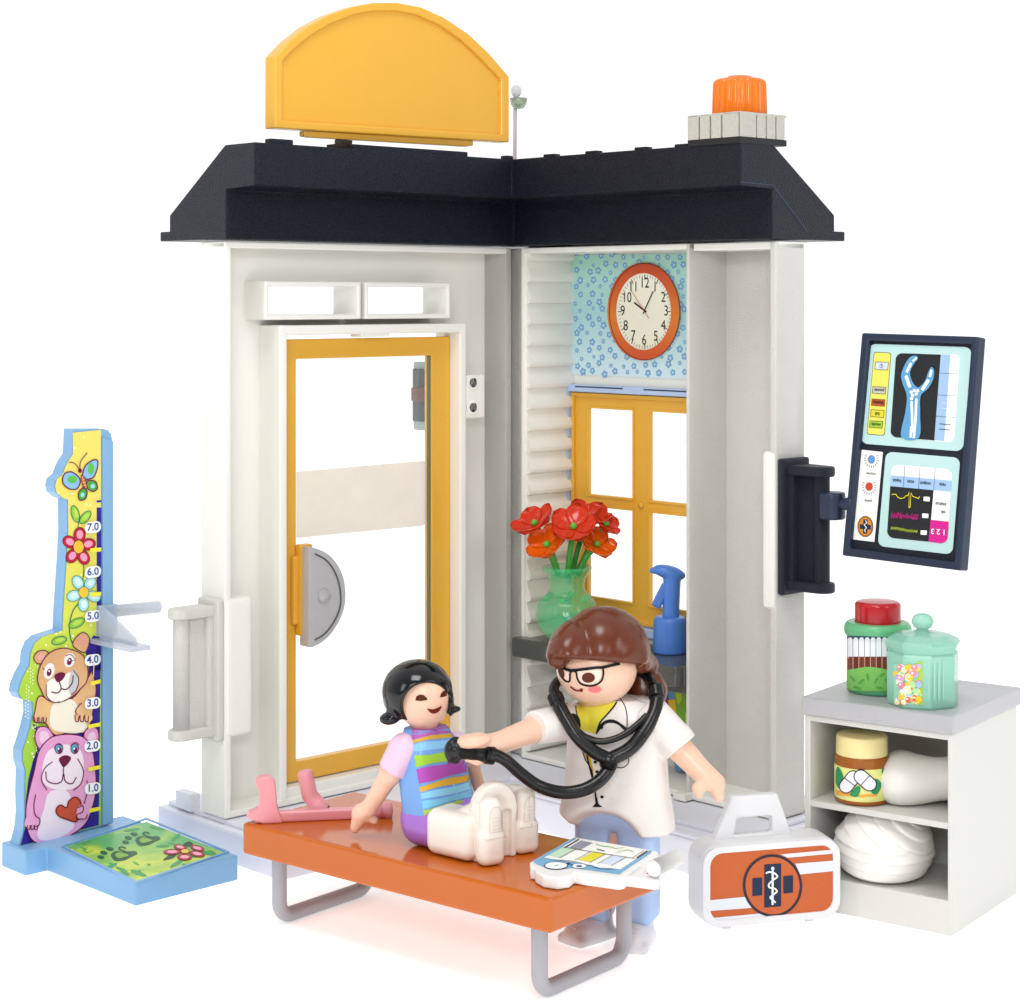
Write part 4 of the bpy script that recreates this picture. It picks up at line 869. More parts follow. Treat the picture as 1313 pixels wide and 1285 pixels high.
M = MB(); lathe(M, CF(CLn-.2, 0, -.01), rprof([(.001, 0), (.17, 0), (.2, .1), (.16, .18), (.2, .28), (.2, .38), (.001, .42)], .03), PNK, 20, ax); part(M, 'rubber_tip', cr)
# ---------------- white and blue chart tablet on the bench ----------------
TZ = BH+.26; T2 = Plane((0, 0, TZ), (0, 0, 1)); zt_ = Z(660, 1060, 5.47); tb = thing('chart_tablet', T2(*zt_(480, 220)), 'white tablet with blue edged chart and handle lying on the orange bench', 'tablet')
M = MB(); o = zt_([(105, 248), (130, 238), (400, 78), (425, 72), (1005, 172), (1012, 190), (790, 335), (770, 352), (730, 360), (420, 318), (385, 345), (300, 358), (200, 342), (148, 312), (140, 290), (110, 285)])
prism(M, [T2(*p) for p in o], (0, 0, -.25), BRIGHT, .04, 3)
TB = '74aacb'; poly(M, T2, zt_([(125, 240), (405, 84), (430, 82), (965, 170), (955, 185), (760, 315), (735, 335), (430, 292), (390, 290), (330, 300), (240, 298), (190, 275), (150, 262)]), TB, 1)
tq = quad(zt_(440, 82), zt_(945, 165), zt_(740, 300), zt_(205, 218)); poly(M, T2, [tq(0, 0), tq(1, 0), tq(1, 1), tq(0, 1)], 'f3f3ee', 2)
line(M, T2, [tq(.035, .03), tq(.035, .52)], 1.7, '3a2a22', 3); line(M, T2, [tq(.985, .03), tq(.985, .4)], 1.7, '5a2a1a', 3)
poly(M, T2, [tq(.08, .06), tq(.25, .08), tq(.24, .42), tq(.08, .42)], '8e93a0', 3); poly(M, T2, [tq(.0, .46), tq(.17, .46), tq(.17, .9), tq(.0, .88)], 'bfe0c4', 3)
poly(M, T2, [tq(.42, .42), tq(.58, .44), tq(.56, .88), tq(.38, .86)], 'e0d832', 3); poly(M, T2, [tq(.7, .46), tq(.86, .48), tq(.84, .85), tq(.66, .85)], 'cfdcf0', 3)
line(M, T2, [tq(.0, .44), tq(.98, .44)], .55, '333a3a', 4)
for x in (.18, .38, .58, .68, .86): line(M, T2, [tq(x, .44), tq(x-.02, .9)], .5, '333a3a', 4)
line(M, T2, [tq(.94, .02), tq(.94, .42)], .5, '333a3a', 4)
line(M, T2, [tq(.3, .1), tq(.4, .14), tq(.5, .12), tq(.6, .15), tq(.66, .05), tq(.68, .34), tq(.74, .12), tq(.85, .16)], .7, '8cc04a', 4); line(M, T2, [tq(.4, .3), tq(.52, .33)], 1, '6a7070', 4)
C = zt_(290, 272); poly(M, T2, ell(C, 15.5, 4.9), '1f3f70', 3); poly(M, T2, ell(C, 14.2, 4.3), 'eef2f4', 4); line(M, T2, [(C[0]-2, C[1]+1), C, (C[0]+3, C[1]-.6)], .5, '444444', 5)
C = zt_(452, 276); poly(M, T2, ell(C, 9, 2.8), 'eef2f4', 3.5); poly(M, T2, ell(C, 4, 1.3), '44608a', 4.5); poly(M, T2, ell(zt_(378, 257), 2.6, 1), '22305a', 4.5); poly(M, T2, ell(zt_(402, 268), 1.5, .8), '22305a', 4.5)
poly(M, T2, [zt_(545, 272), zt_(685, 284), zt_(683, 294), zt_(600, 290), zt_(545, 280)], 'e4ebef', 3.5); line(M, T2, zt_([(545, 276), (600, 292), (685, 294)]), .5, '2a3a5a', 4.4); line(M, T2, sm(zt_([(275, 232), (400, 240), (540, 275)]), 4, False), .5, '2a3a5a', 4.4)
part(M, 'tablet_body', tb)
M = MB(); T3 = Plane((0, 0, TZ-.05), (0, 0, 1)); hp2 = zt_([(790, 335), (905, 270), (960, 300), (1025, 345), (1015, 372), (990, 380), (810, 360)])
prism(M, [T3(*p) for p in zt_([(775, 340), (870, 280), (925, 300), (905, 325), (1020, 345), (1015, 372), (980, 378), (785, 352)])], (0, 0, -.2), BRIGHT, .03); part(M, 'handle_arm', tb)
M = MB(); T4 = Plane((0, 0, TZ+.15), (0, 0, 1)); tube(M, [T4(*zt_(975, 295)), T4(*zt_(1140, 215))], .17, BRIGHT, 20)
prism(M, [T3(*p) for p in zt_([(960, 195), (1110, 205), (1100, 225), (960, 215)])], (0, 0, -.15), BRIGHT, .03); part(M, 'handle_grip', tb)
# ---------------- first aid case ----------------
F0 = V((0, 0, 0)); d1 = 2500*(ZC)/(1198-V0); fl = V(((907-U0)/FPX*d1, d1, 0)); fr_ = V(((1078-U0)/FPX*44.25, 44.25, 0)); fx = (fr_-fl).normalized(); fy = V((-fx.y, fx.x, 0)); FF = Fr(fl, fx, fy)
CPn = Plane(fl, fy); zc_ = Z(860, 1010, 5.252); fa = thing('first_aid_case', FF(1.6, .5, 0), 'orange and white first aid case with medical cross emblem and handle', 'first aid case')
def fz(u, v): p = FF.loc(CPn(u, v)); return p[0], p[2]
W_, H_ = 3.17, fz(*zc_(300, 395))[1]
def frr(x0, x1, z0, z1, r, y, n=6):
    o = []
    for cx, cz, a in ((x1-r, z1-r, 0), (x0+r, z1-r, 90), (x0+r, z0+r, 180), (x1-r, z0+r, 270)):
        for i in range(n+1): t = math.radians(a+90*i/n); o.append(FF(cx+r*math.cos(t), y, cz+r*math.sin(t)))
    return o
tc_ = [zc_(215, 440), zc_(1150, 340), zc_(1150, 900), zc_(215, 1000)]
XL, XR = fz(*zc_(212, 600))[0], fz(*zc_(1150, 600))[0]; ZB = .1; ZTp = (fz(*zc_(400, 390))[1]+fz(*zc_(900, 350))[1])/2
CW = mat('case_white', 'dcdcde', .4, .1, 40)
M = MB(); prism(M, frr(XL, XR, ZB, ZTp, .42, .05), fy*.95, CW, .16, 4, ang=.9); fb = part(M, 'case_body', fa)
M = MB(); ring(M, frr(XL+.02, XR-.02, ZB+.02, ZTp-.02, .4, .0, 6), frr(XL+.2, XR-.2, ZB+.18, ZTp-.17, .28, .0, 6), fy*.08, CW, .03); part(M, 'rim', fa)
M = MB(); prism(M, frr(XL+.19, XR-.19, ZB+.17, ZTp-.16, .28, .03), fy*.05, mat('case_orange', 'c8602a', .5, .25, 50), 0)
FS = Plane(FF(0, .03, 0), fy); SW = 'd8dce6'
poly(M, FS, zc_([(252, 760), (500, 735), (545, 810), (252, 832)]), SW, 1); poly(M, FS, zc_([(255, 880), (600, 848), (650, 870), (258, 902)]), SW, 1)
poly(M, FS, zc_([(740, 450), (1120, 415), (1120, 442), (790, 472)]), SW, 1); poly(M, FS, zc_([(840, 512), (1120, 490), (1120, 560), (870, 585)]), SW, 1)
C = zc_(686, 660); poly(M, FS, ell(C, 38, 40.2, -8, 56), '2c2a38', 2); poly(M, FS, ell(C, 34.6, 36.8, -8, 56), mat('case_orange', 'c8602a'), 3)
for p in ([(552, 612), (614, 607), (614, 724), (552, 728)], [(760, 598), (823, 592), (822, 706), (760, 712)], [(632, 520), (742, 512), (742, 798), (632, 806)]): poly(M, FS, zc_(p), '202c46', 4); line(M, FS, zc_(p), .7, '202c46', 4.1, True)
line(M, FS, zc_([(687, 545), (686, 790)]), 2.6, 'eceef0', 5); poly(M, FS, ell(zc_(687, 545), 2.1, 2.4), 'eceef0', 5)
line(M, FS, sm(zc_([(640, 578), (665, 568), (700, 578), (718, 600), (690, 622), (662, 650), (665, 672), (700, 680), (715, 700), (690, 722), (670, 740), (690, 758), (706, 775)]), 5, False), 2.1, 'eceef0', 5.4)
part(M, 'emblem_panel', fa)
M = MB(); hz0 = ZTp-.05; hx0, hx1 = fz(*zc_(345, 350))[0], fz(*zc_(870, 290))[0]; ht = fz(*zc_(620, 118))[1]+.1
hx2, hx3 = fz(*zc_(470, 150))[0], fz(*zc_(775, 120))[0]
hy = .5
ring(M, [FF(hx0, hy, hz0), FF(hx2, hy, ht), FF(hx3+.02, hy, ht), FF(hx1+.05, hy, hz0)], [FF(hx0+.5, hy, hz0+.12), FF(hx2+.12, hy, ht-.5), FF(hx3-.12, hy, ht-.5), FF(hx1-.45, hy, hz0+.12)], fy*.26, CW, .06, 3); part(M, 'handle', fa)
for x in (.55, 2.55):
    M = MB(); box(M, FF, (x-.1, x+.1), (.2, .7), (0, .16), CW, .04); part(M, 'foot', fa)
# ---------------- cabinet ----------------
cy_ = -.624; cd = V((math.cos(cy_), math.sin(cy_), 0)); cn = V((-math.sin(cy_), math.cos(cy_), 0)); KF = Fr((9.754+.02, 43.173, 0), cd, cn); KW, KD, KH = 3.748, 4.024, 4.9
cab = thing('cabinet', KF(-KW/2, KD/2, 0), 'white open shelf cabinet with silver worktop, beside the first aid case', 'cabinet')
M = MB(); KWm = mat('cabinet_white', 'cfcec8', .3, .04, 20)
box(M, KF, (-.16, -.06), (.05, KD-.1), (0, KH-.42), KWm, .03); box(M, KF, (-KW+.06, -KW+.2), (.05, KD-.1), (0, KH-.42), KWm, .03)
box(M, KF, (-KW+.12, -.1), (KD-1.4, KD-.11), (.05, KH-.43), KWm, .01)
box(M, KF, (-KW+.1, -.08), (.055, KD-.15), (.0, .78), KWm, .03); box(M, KF, (-KW+.1, -.08), (.053, KD-.15), (KH-.56, KH-.43), KWm, .02)
part(M, 'carcass', cab)
PKf = Plane(KF(0, .1, 0), cn); zsh = (PKf(1045, 1032).z+PKf(1215, 1050).z)/2; zsh = PKf(1130, 1041).z
M = MB(); box(M, KF, (-KW+.15, -.1), (.08, KD-.2), (zsh-.14, zsh), KWm, .02); part(M, 'shelf', cab)
M = MB(); box(M, KF, (-KW, 0), (0, KD), (KH-.43, KH), SILV, .06, 3); part(M, 'worktop', cab)
# jars on the worktop
def ld(u, v, z): y = (ZC-z)*FPX/(v-V0); return V(((u-U0)/FPX*y, y, z))
JG = mat('jar_green', '5fae7a', .3, .04, 20); jr = Z(1080, 760, 8.206)
c = ld(1125.5, 886, KH); j1 = thing('green_jar', c, 'green round jar with red lid and brown pleated label on the worktop', 'jar')
k = c.y/FPX; hh = lambda v: (c.z+(886-v)*k)
M = MB(); lathe(M, c, rprof([(.001, 0), (.68, 0), (.72, .06), (.72, hh(816)-c.z), (.78, hh(812)-c.z), (.79, hh(803)-c.z), (.72, hh(797)-c.z), (.001, hh(797)-c.z)], .04), JG, 48); JS = Skin(M, c.y)
tl = lambda a: (1083.5+a*57)   # left to right across the label
poly(M, JS, [(1085, 815), (1140, 817), (1167, 815), (1167, 868), (1085, 868)], '2c4c66', 1, 3)
for i in range(9):
    x = 1087+i*7.3; poly(M, JS, [(x, 824)]+[(x+3.3-3.3*math.cos(t), 821-4*math.sin(t)) for t in [math.radians(a) for a in range(0, 181, 30)]]+[(x+6.6, 824), (x+6.6, 845), (x, 845)], 'eceff2', 2)
    poly(M, JS, [(x-1, 842), (x+6.9, 842), (x+6.9, 864), (x-1, 864)], '6e3428' if i % 2 else '7d4436', 2.2); line(M, JS, [(x, 842), (x, 864)], .9, 'd8a080', 3); line(M, JS, [(x+3.5, 843), (x+3.5, 864)], .5, '4e2018', 3)
poly(M, JS, sm([(1083, 862), (1100, 857), (1115, 855), (1135, 858), (1150, 862), (1168, 866), (1168, 884), (1083, 884)], 4), '7cc05e', 4)
for x, y, t in ((1094, 870, 50), (1105, 874, -40), (1113, 868, 80), (1124, 872, -60), (1130, 866, -30), (1138, 874, 40), (1150, 870, -40), (1100, 882, 20), (1128, 882, 10)): poly(M, JS, ell((x, y), 6, 2.6, t, 12), '58a84a', 5); line(M, JS, ell((x, y), 6, 2.6, t, 12), .4, 'a8d878', 6, True)
part(M, 'jar_body', j1)
M = MB(); z0 = hh(797)-.05; lathe(M, V((c.x, c.y, z0)), rprof([(.001, 0), (.5, 0), (.54, .02), (.535, .48), (.47, .53), (.001, .54)], .08), mat('red_gloss', 'b01820', .2, .03, 10), 48); part(M, 'lid', j1)
MT = mat('mint_glass', 'a2dfc8', .14, trans=.25, ior=1.3, alpha=.82)
c = ld(1183, 902, KH); j2 = thing('candy_jar', c, 'mint glass candy jar with knob lid, full of pastel sweets', 'candy jar')
k = c.y/FPX; hh = lambda v: ((902-v)*k)
M = MB(); n8 = 8; a8 = math.radians(24)
def oct_(prof, m, M, r=0): lathe(M, c, prof, m, 8, smooth=False, ph=math.radians(-90+2))
bodyp = [(.001, 0), (.80, 0), (.82, .05), (.82, hh(836)), (.76, hh(832)), (.001, hh(832))]
oct_(bodyp, MT, M); bodyM = MB(); bodyM.add(M.v, M.f, MT)
jar = part(M, 'jar_body', j2)
M = MB(); JS = Skin(bodyM, c.y); jq = jr
poly(M, JS, jq([(545, 750), (845, 720), (845, 1180), (545, 1165)]), '8fd2b4', 1, 4)
poly(M, JS, jq([(780, 730), (848, 720), (848, 1180), (780, 1170)]), 'a8c84a', 1.6, 4)
rng = random.Random(11); cols = ['e8c850', 'e08aa0', '9cb8e6', 'f0e6b0', 'dcc030', 'e8a0bc', 'a8d890', 'd85a44', 'f0f0e8', 'ecc84c']
for i in range(75):
    x, y = rng.uniform(575, 815), rng.uniform(775, 1145)
    if y < 830 and x < 600: continue
    poly(M, JS, ell(jq(x, y), rng.uniform(4.2, 5.4), rng.uniform(3.3, 4.2), rng.uniform(0, 180), 12), cols[i % 10], 2+i*.05)
    if i % 2: poly(M, JS, ell(jq(x-8, y-8), 1.5, 1.1, 0, 8), 'ffffff', 2.4+i*.05)
part(M, 'sweets_picture', j2)
M = MB()
for i in range(4): x = jq(915+i*48, 0)[0]; line(M, JS, [(x, 850), (x, 898)], 2.2, MT, 6)
part(M, 'flute', j2)
M = MB(); oct_([(.001, hh(834)), (.77, hh(834)), (.84, hh(828)), (.87, hh(822)), (.82, hh(818)), (.58, hh(812)), (.2, hh(810)), (.001, hh(810))], MT, M)
lathe(M, c, rprof([(.001, hh(812)), (.26, hh(812)), (.14, hh(808)), (.13, hh(806)), (.2, hh(804)), (.26, hh(797)), (.2, hh(789)), (.08, hh(786.5)), (.001, hh(786.5))], .05), MT, 28); part(M, 'lid', j2)
# on the shelf: pill jar and plaster sleeve
c = KF(-KW+1.12, .95, zsh); c = c; jp = Z(1060, 930, 7.724)
c = ld(1105, 1026, zsh+.004); k = c.y/FPX; hh = lambda v: (1026-v)*k
j3 = thing('pill_jar', c, 'amber pill jar with cream lid and two white pills on its label', 'pill jar')
AM = mat('amber_clear', 'd07a28', .12, trans=.5, ior=1.35)
M = MB(); lathe(M, c, rprof([(.001, 0), (.58, 0), (.63, .06), (.62, hh(977)), (.63, hh(966)), (.001, hh(964))], .05), AM, 48); JS = Skin(M, c.y)
b0, b1 = hh(1020), hh(979)
M2 = MB(); lathe(M2, c, [(.628, b0), (.636, b0+.01), (.632, b1-.01), (.622, b1)], mat('label_yellow', 'dfe08a', .4), 48); JS = Skin(M2, c.y); M.add(M2.v, M2.f[:-2], M2.slots[0], True)
blob2 = lambda pts, col, lay: poly(M, JS, sm(jp(pts), 4), col, lay)
poly(M, JS, jp([(95, 640), (200, 670), (330, 690), (500, 680), (500, 705), (330, 715), (95, 690)]), 'e2a040', 1)
for pts in ([(115, 410), (160, 480), (165, 560), (135, 630), (95, 580), (92, 460)], [(545, 390), (580, 385), (615, 430), (560, 505), (545, 450)], [(230, 690), (270, 630), (320, 600), (335, 640), (300, 710)], [(470, 540), (520, 545), (540, 600), (500, 680), (440, 660)]): blob2(pts, '2f8a56', 2)
for cx, cy, t, lay in ((230, 560, -52, 3), (380, 545, 42, 5)):
    q = jp(cx, cy); poly(M, JS, stad(q, 16.5, 9.2, t), '201c2c', lay); poly(M, JS, stad(q, 15.1, 7.8, t), 'e8e6f0', lay+.8)
    a = math.radians(t+90); line(M, JS, [(q[0]-8*math.cos(a), q[1]-8*math.sin(a)), (q[0]+8*math.cos(a), q[1]+8*math.sin(a))], 1.1, '201c2c', lay+1.5)
part(M, 'jar_body', j3)
M = MB(); lathe(M, c+V((0, 0, hh(968))), rprof([(.001, 0), (.56, 0), (.6, .04), (.59, hh(941)-hh(968)), (.001, hh(940)-hh(968))], .06), mat('lid_cream', 'e8d898', .35, .03, 20), 44); part(M, 'lid', j3)
# plaster cast sleeve
c0 = ld(1158, 1033, zsh); M = MB(); a_, b_ = c0+V((0, .25, .52)), KF(-.78, 1.6, zsh+.6)
fn = union(scap(a_, a_+(b_-a_)*.35, .52, .50), scap(a_+(b_-a_)*.3, b_, .42, .50), scap(a_+V((0, 0, -.0)), a_+V((.1, .4, .05)), .54), k=.3)
fn = inter(fn, splane((0, 0, zsh+.005), (0, 0, -1)), .05)
CWT = mat('plaster_white', 'e9e6e0', .35, .05, 14, sss=.15)
surfnet(M, fn, V((min(a_.x, b_.x)-.7, min(a_.y, b_.y)-.7, zsh-.05)), V((max(a_.x, b_.x)+.6, max(a_.y, b_.y)+.7, zsh+1.4)), .045, CWT)
part(M, 'plaster_sleeve', loc=c0, label='smooth white plaster cast sleeve lying beside the pill jar', cat='plaster cast')
# wrapped head bandage on the lower shelf
c0 = ld(1137, 1132, .785); c0 += V((.05, .55, 0)); M = MB()
CB = np.array([c0.x, c0.y, c0.z+.72], 'f')
def turban(P):
    q = (P-CB)/np.array([1.12, 1.08, .9], 'f'); r = np.linalg.norm(q, axis=1); u = q/np.maximum(r, 1e-6)[:, None]
    def wraps(ax, per, ph, bend, amp):
        ax = np.array(ax, 'f'); ax /= np.linalg.norm(ax); d = np.arcsin(np.clip(u@ax, -1, 1))+bend*u[:, 0]*np.abs(u[:, 0])+ph; k = np.floor(d/per); t = d/per-k
        s = np.clip(t/.12, 0, 1); s = s*s*(3-2*s); return amp*(s*(1-t)**.7)+.012*np.sin(k*2.3)
    lo = wraps((-.03, -.12, 1), .27, .1, .08, .05); hi = wraps((.62, -.3, .75), .3, .0, -.15, .045)
    m_ = np.clip((u[:, 2]-.12-.25*u[:, 0]*-1)/.06, 0, 1); m_ = m_*m_*(3-2*m_)
    return (r-1-lo*(1-m_)-(hi-.01)*m_)*.7
fn = inter(turban, splane((c0.x, c0.y, c0.z+.0), (0, 0, -1)), .05)
surfnet(M, fn, V(CB.tolist())-V((1.4, 1.4, .85)), V(CB.tolist())+V((1.4, 1.4, 1.2)), .032, CWT)
part(M, 'head_bandage', loc=c0, label='white wrapped head bandage in the bottom of the cabinet', cat='bandage')
# ---------------- the doctor figure ----------------
SKIN = mat('skin_plastic', 'e9bfa6', .3, .03, 18, sss=.25); BRN = mat('brown_hair', '602a12', .25, .04, 9, sss=.03, vary=.06)
COAT = mat('coat_white', 'e6dfda', .3, .02, 8); TRO = mat('trousers_blue', 'a9c4ec', .35, .05, 14, sss=.1); SHOE = mat('shoe_white', 'dcdce0', .3, .05, 14)
BLK2 = mat('black_rubber', '0a0a0c', .28, .08, 12)
DYc = 43.0; f_ = V((-.34, -.94, 0)).normalized(); r_ = V((-f_.y, f_.x, 0)); DO = V((2.33, 43.08, 0))
UP = V((0, 0, 1)); RD = Rm(r_, f_, UP)
doc = thing('person', DO, 'brown-haired doctor figure with black glasses, white coat and blue trousers, holding a stethoscope', 'person')
def bnd(c, a, b): return V(c)-V(a), V(c)+V(b)
def w3(u, v, y): return tuple(W(u, v, y))
HC = W(765, 858, 42.85)
DH = lambda u, v: w3(u, v, DYc)
elbowR, wristR = w3(700, 929, 42.5), w3(633, 955, 41.75)
body = union(sell(HC+V((0, 0, .04)), (.89, .88, .81), RD), scap(tuple(HC+V((0, .15, -.4))), tuple(HC+V((0, .28, -.72))), .43, .38), k=.1)
core = union(scap(tuple(HC+V((0, .32, -.9))), tuple(DO+V((0, .1, 3.0))), .28, .4), scap(tuple(DO+V((0, 0, 3.0))), tuple(DO-r_*.45+V((0, 0, .4))), .3), scap(tuple(DO+V((0, 0, 3.0))), tuple(DO+r_*.45+V((0, 0, .4))), .3), k=.1)
sR, sL = w3(722, 922, 42.9), w3(838, 920, 42.9)
hR = union(scap(sR, wristR, .33, .225), sell(w3(606, 950, 41.45), (.40, .27, .155), Rm((1, 0, .12), (0, 1, 0), (-.12, 0, 1))), scap(wristR, w3(616, 953, 41.6), .22, .2),
           scap(w3(628, 962, 41.62), w3(612, 973, 41.5), .17, .12), scap(w3(612, 973, 41.5), w3(600, 972, 41.45), .12, .09), k=.1)
hL = union(scap(sL, w3(862, 950, 42.6), .35, .32), scap(w3(862, 950, 42.6), w3(907, 997, 42.2), .31, .235), scap(w3(907, 997, 42.2), w3(918, 1004, 42.15), .23, .2),
           scap(w3(918, 1004, 42.15), w3(922, 1021, 42.05), .17, .12), scap(w3(905, 1004, 42.1), w3(895, 1011, 42.0), .14, .12), scap(w3(895, 1011, 42.0), w3(896, 1019, 41.98), .12, .09), k=.08)
allb = union(body, core, hR, hL, k=.08)
M = MB(); surfnet(M, allb, V((-1.35, 40.9, .2)), V((5.2, 44.6, 7.4)), .05, SKIN)
SB = Skin(M, 42); zd = Z(690, 770, 8.03)
EB = '5a2410'
for pts in ([(205, 690), (245, 690), (300, 720), (325, 760), (325, 820), (290, 835), (245, 810), (210, 750)], [(405, 735), (440, 718), (520, 712), (600, 705), (645, 712), (648, 770), (620, 830), (560, 860), (490, 858), (430, 830), (405, 780)]):
    poly(M, SB, sm(zd(pts), 4), 'f4d6c6', 1)
line(M, SB, sm(zd([(208, 690), (235, 770), (285, 828), (325, 828), (330, 760), (340, 735), (375, 728), (395, 745), (405, 800), (440, 855), (520, 878), (600, 865), (655, 820), (672, 750), (668, 700)]), 5, False), 2.3, '0e0e10', 3)
line(M, SB, sm(zd([(205, 672), (260, 695), (320, 718), (380, 718), (440, 712), (520, 702), (600, 692), (660, 690), (740, 672), (840, 650)]), 5, False), 3.7, '0e0e10', 3.4)
poly(M, SB, ell(zd(243, 745), 3.6, 7, -14), EB, 2.5); poly(M, SB, ell(zd(518, 795), 8.4, 6.5, 0), EB, 2.5)
line(M, SB, sm(zd([(335, 885), (370, 915), (410, 928), (455, 915)]), 5, False), 2.0, '7a2c1c', 2.5); poly(M, SB, ell(zd(445, 922), 2.4, 2.2), '7a2c1c', 3)
poly(M, SB, ell(zd(585, 915), 9, 4.6), 'e58a86', 1.2, 2); poly(M, SB, ell(zd(585, 915), 7, 3.2), 'dd7a7a', 1.8, 2)
part(M, 'body', doc)
# hair
hA, hB = W(774, 838, 42.95), W(739, 843, 42.7)
def strands(fn, c, amp=.012, fr=9):
    c = np.array(c, 'f')
    def g(P):
        q = P-c; a = np.arctan2(q[:, 0], q[:, 2]+.4); return fn(P)+amp*np.sin(a*fr+q[:, 1]*2)
    return g
hair = union(sell(hA, (1.03, 1.08, 1.04), RD), sell(hB, (.62, 1.04, .84), RD), k=.05)
hair = strands(hair, W(765, 838, 43), .004, 15)
nf = f_*.22-UP*.97; hair = cut(hair, splane(W(748, 846, 41.9), -nf), .09)
hair = union(hair, sell(W(716, 846, 42.3), (.22, .3, .2), RD), sell(W(826, 850, 43.0), (.2, .45, .22), RD), sell(W(833, 852, 43.5), (.2, .3, .22)), k=.12)
tail = union(scap(w3(820, 858, 43.65), w3(826, 886, 43.7), .34, .5), scap(w3(826, 886, 43.7), w3(824, 940, 43.9), .5, .22), k=.1)
M = MB(); surfnet(M, union(hair, tail, k=.06), V((.4, 41.2, 4.3)), V((3.7, 45, 7.9)), .045, BRN)
line(M, Skin(M, 42.5), [(820, 855), (829, 849), (832, 843)], .8, 'b98a5a', 1)
part(M, 'hair', doc)
# coat
zc0 = 2.5
def torso(P):
    q = (P-np.array(DO+V((-.02, 0, 0)), 'f'))@RD; z = P[:, 2]
    w_ = np.interp(z, [2.3, 2.8, 3.4, 4.2, 4.85, 5.15, 5.4], [1.32, 1.28, 1.17, 1.12, 1.08, .82, .56]).astype('f')
    d_ = np.interp(z, [2.3, 2.8, 3.6, 4.4, 5.0, 5.4], [.86, .80, .68, .64, .58, .50]).astype('f')
    k = ((np.abs(q[:, 0])/w_)**2.5+(np.abs(q[:, 1])/d_)**2.5)**.4
    return np.maximum((k-1)*.62, np.maximum(zc0-z, z-5.36)*.9)
coat = cut(torso, sell(DO+f_*1.05-r_*.12+UP*2.25, (.95, .9, .78), RD), .1)
coat = cut(coat, sell(DO-r_*1.2+f_*.2+UP*2.2, (.6, 1.2, .5), RD), .1)
slR = inter(scap(w3(730, 925, 42.9), w3(680, 934, 42.25), .40, .355), splane(w3(684, 932, 42.35), (V(elbowR)-V(sR)).normalized()), .03)
slL = inter(union(scap(w3(835, 920, 42.95), w3(866, 950, 42.55), .46, .41), scap(w3(866, 950, 42.55), w3(890, 975, 42.3), .41, .36), k=.05), splane(w3(872, 959, 42.5), V((.62, -.2, -.75))), .03)
collar = inter(sell(HC+V((.05, .25, -1.02)), (.66, .66, .3), RD), splane(HC+V((0, .1, 0)), f_), .05)
coat = union(coat, slR, slL, k=.12); coat = cut(coat, scap(tuple(HC+V((0, .12, .2))), tuple(HC+V((0, .16, -.34))), .46), .03)
coat = union(coat, cut(collar, scap(tuple(HC+V((0, .1, -.2))), tuple(HC+V((0, .15, -1.2))), .5), .02), k=.03)
M = MB(); surfnet(M, coat, V((.1, 41.2, 2.2)), V((4.6, 44.8, 5.7)), .045, COAT)
SC = Skin(M, 42.3); ze = Z(640, 860, 5.05); zg = Z(570, 760, 3.455); K = '0c0c10'
poly(M, SC, ze([(500, 172), (520, 205), (560, 215), (620, 220), (690, 210), (757, 172), (762, 190), (740, 240), (690, 290), (650, 340), (628, 410), (590, 400), (530, 380), (512, 330), (497, 250)]), 'e2d443', 1)
line(M, SC, sm(ze([(766, 172), (755, 215), (705, 278), (655, 335), (630, 408)]), 5, False), 2.0, K, 2); line(M, SC, sm(ze([(499, 172), (496, 240), (507, 300), (522, 370)]), 5, False), 1.2, K, 2)
poly(M, SC, sm(ze([(445, 285), (490, 280), (520, 310), (525, 365), (490, 330)]), 4), K, 2)
line(M, SC, ze([(505, 152), (470, 190), (425, 225)]), .8, K, 2); line(M, SC, sm(ze([(778, 172), (812, 225), (828, 290), (828, 372)]), 5, False), 1.3, K, 2)
poly(M, SC, sm(ze([(630, 412), (645, 360), (690, 322), (745, 318), (800, 350), (830, 378), (812, 385), (770, 350), (730, 338), (690, 345), (655, 380)]), 4), K, 2)
poly(M, SC, ell(ze(668, 368), 1.1, 2.8, 20), K, 3)
poly(M, SC, ze([(545, 520), (585, 540), (610, 640), (612, 690), (590, 630)]), 'd8a428', 1.5); line(M, SC, sm(ze([(540, 522), (562, 580), (598, 640), (608, 695)]), 5, False), 1.4, K, 2.5)
line(M, SC, sm(zg([(627, 700), (640, 760), (655, 820), (666, 870), (672, 930)]), 5, False), 2.0, K, 2.5); poly(M, SC, zg([(668, 905), (676, 905), (682, 935), (700, 950), (655, 950), (670, 932)]), K, 2.7)
for p in ((668, 750), (676, 793), (698, 905)): poly(M, SC, ell(zg(p), 2.2, 2.0), K, 3)
line(M, SC, sm(ze([(745, 622), (800, 628), (838, 598), (835, 550)]), 4, False), 1.2, K, 2.5)
line(M, SC, sm(ze([(845, 165), (905, 195), (962, 212)]), 4, False), 1.0, 'b9b9bd', 2); line(M, SC, ze([(955, 215), (905, 270), (895, 320)]), 1.2, 'c4c2c4', 2)
part(M, 'coat', doc)
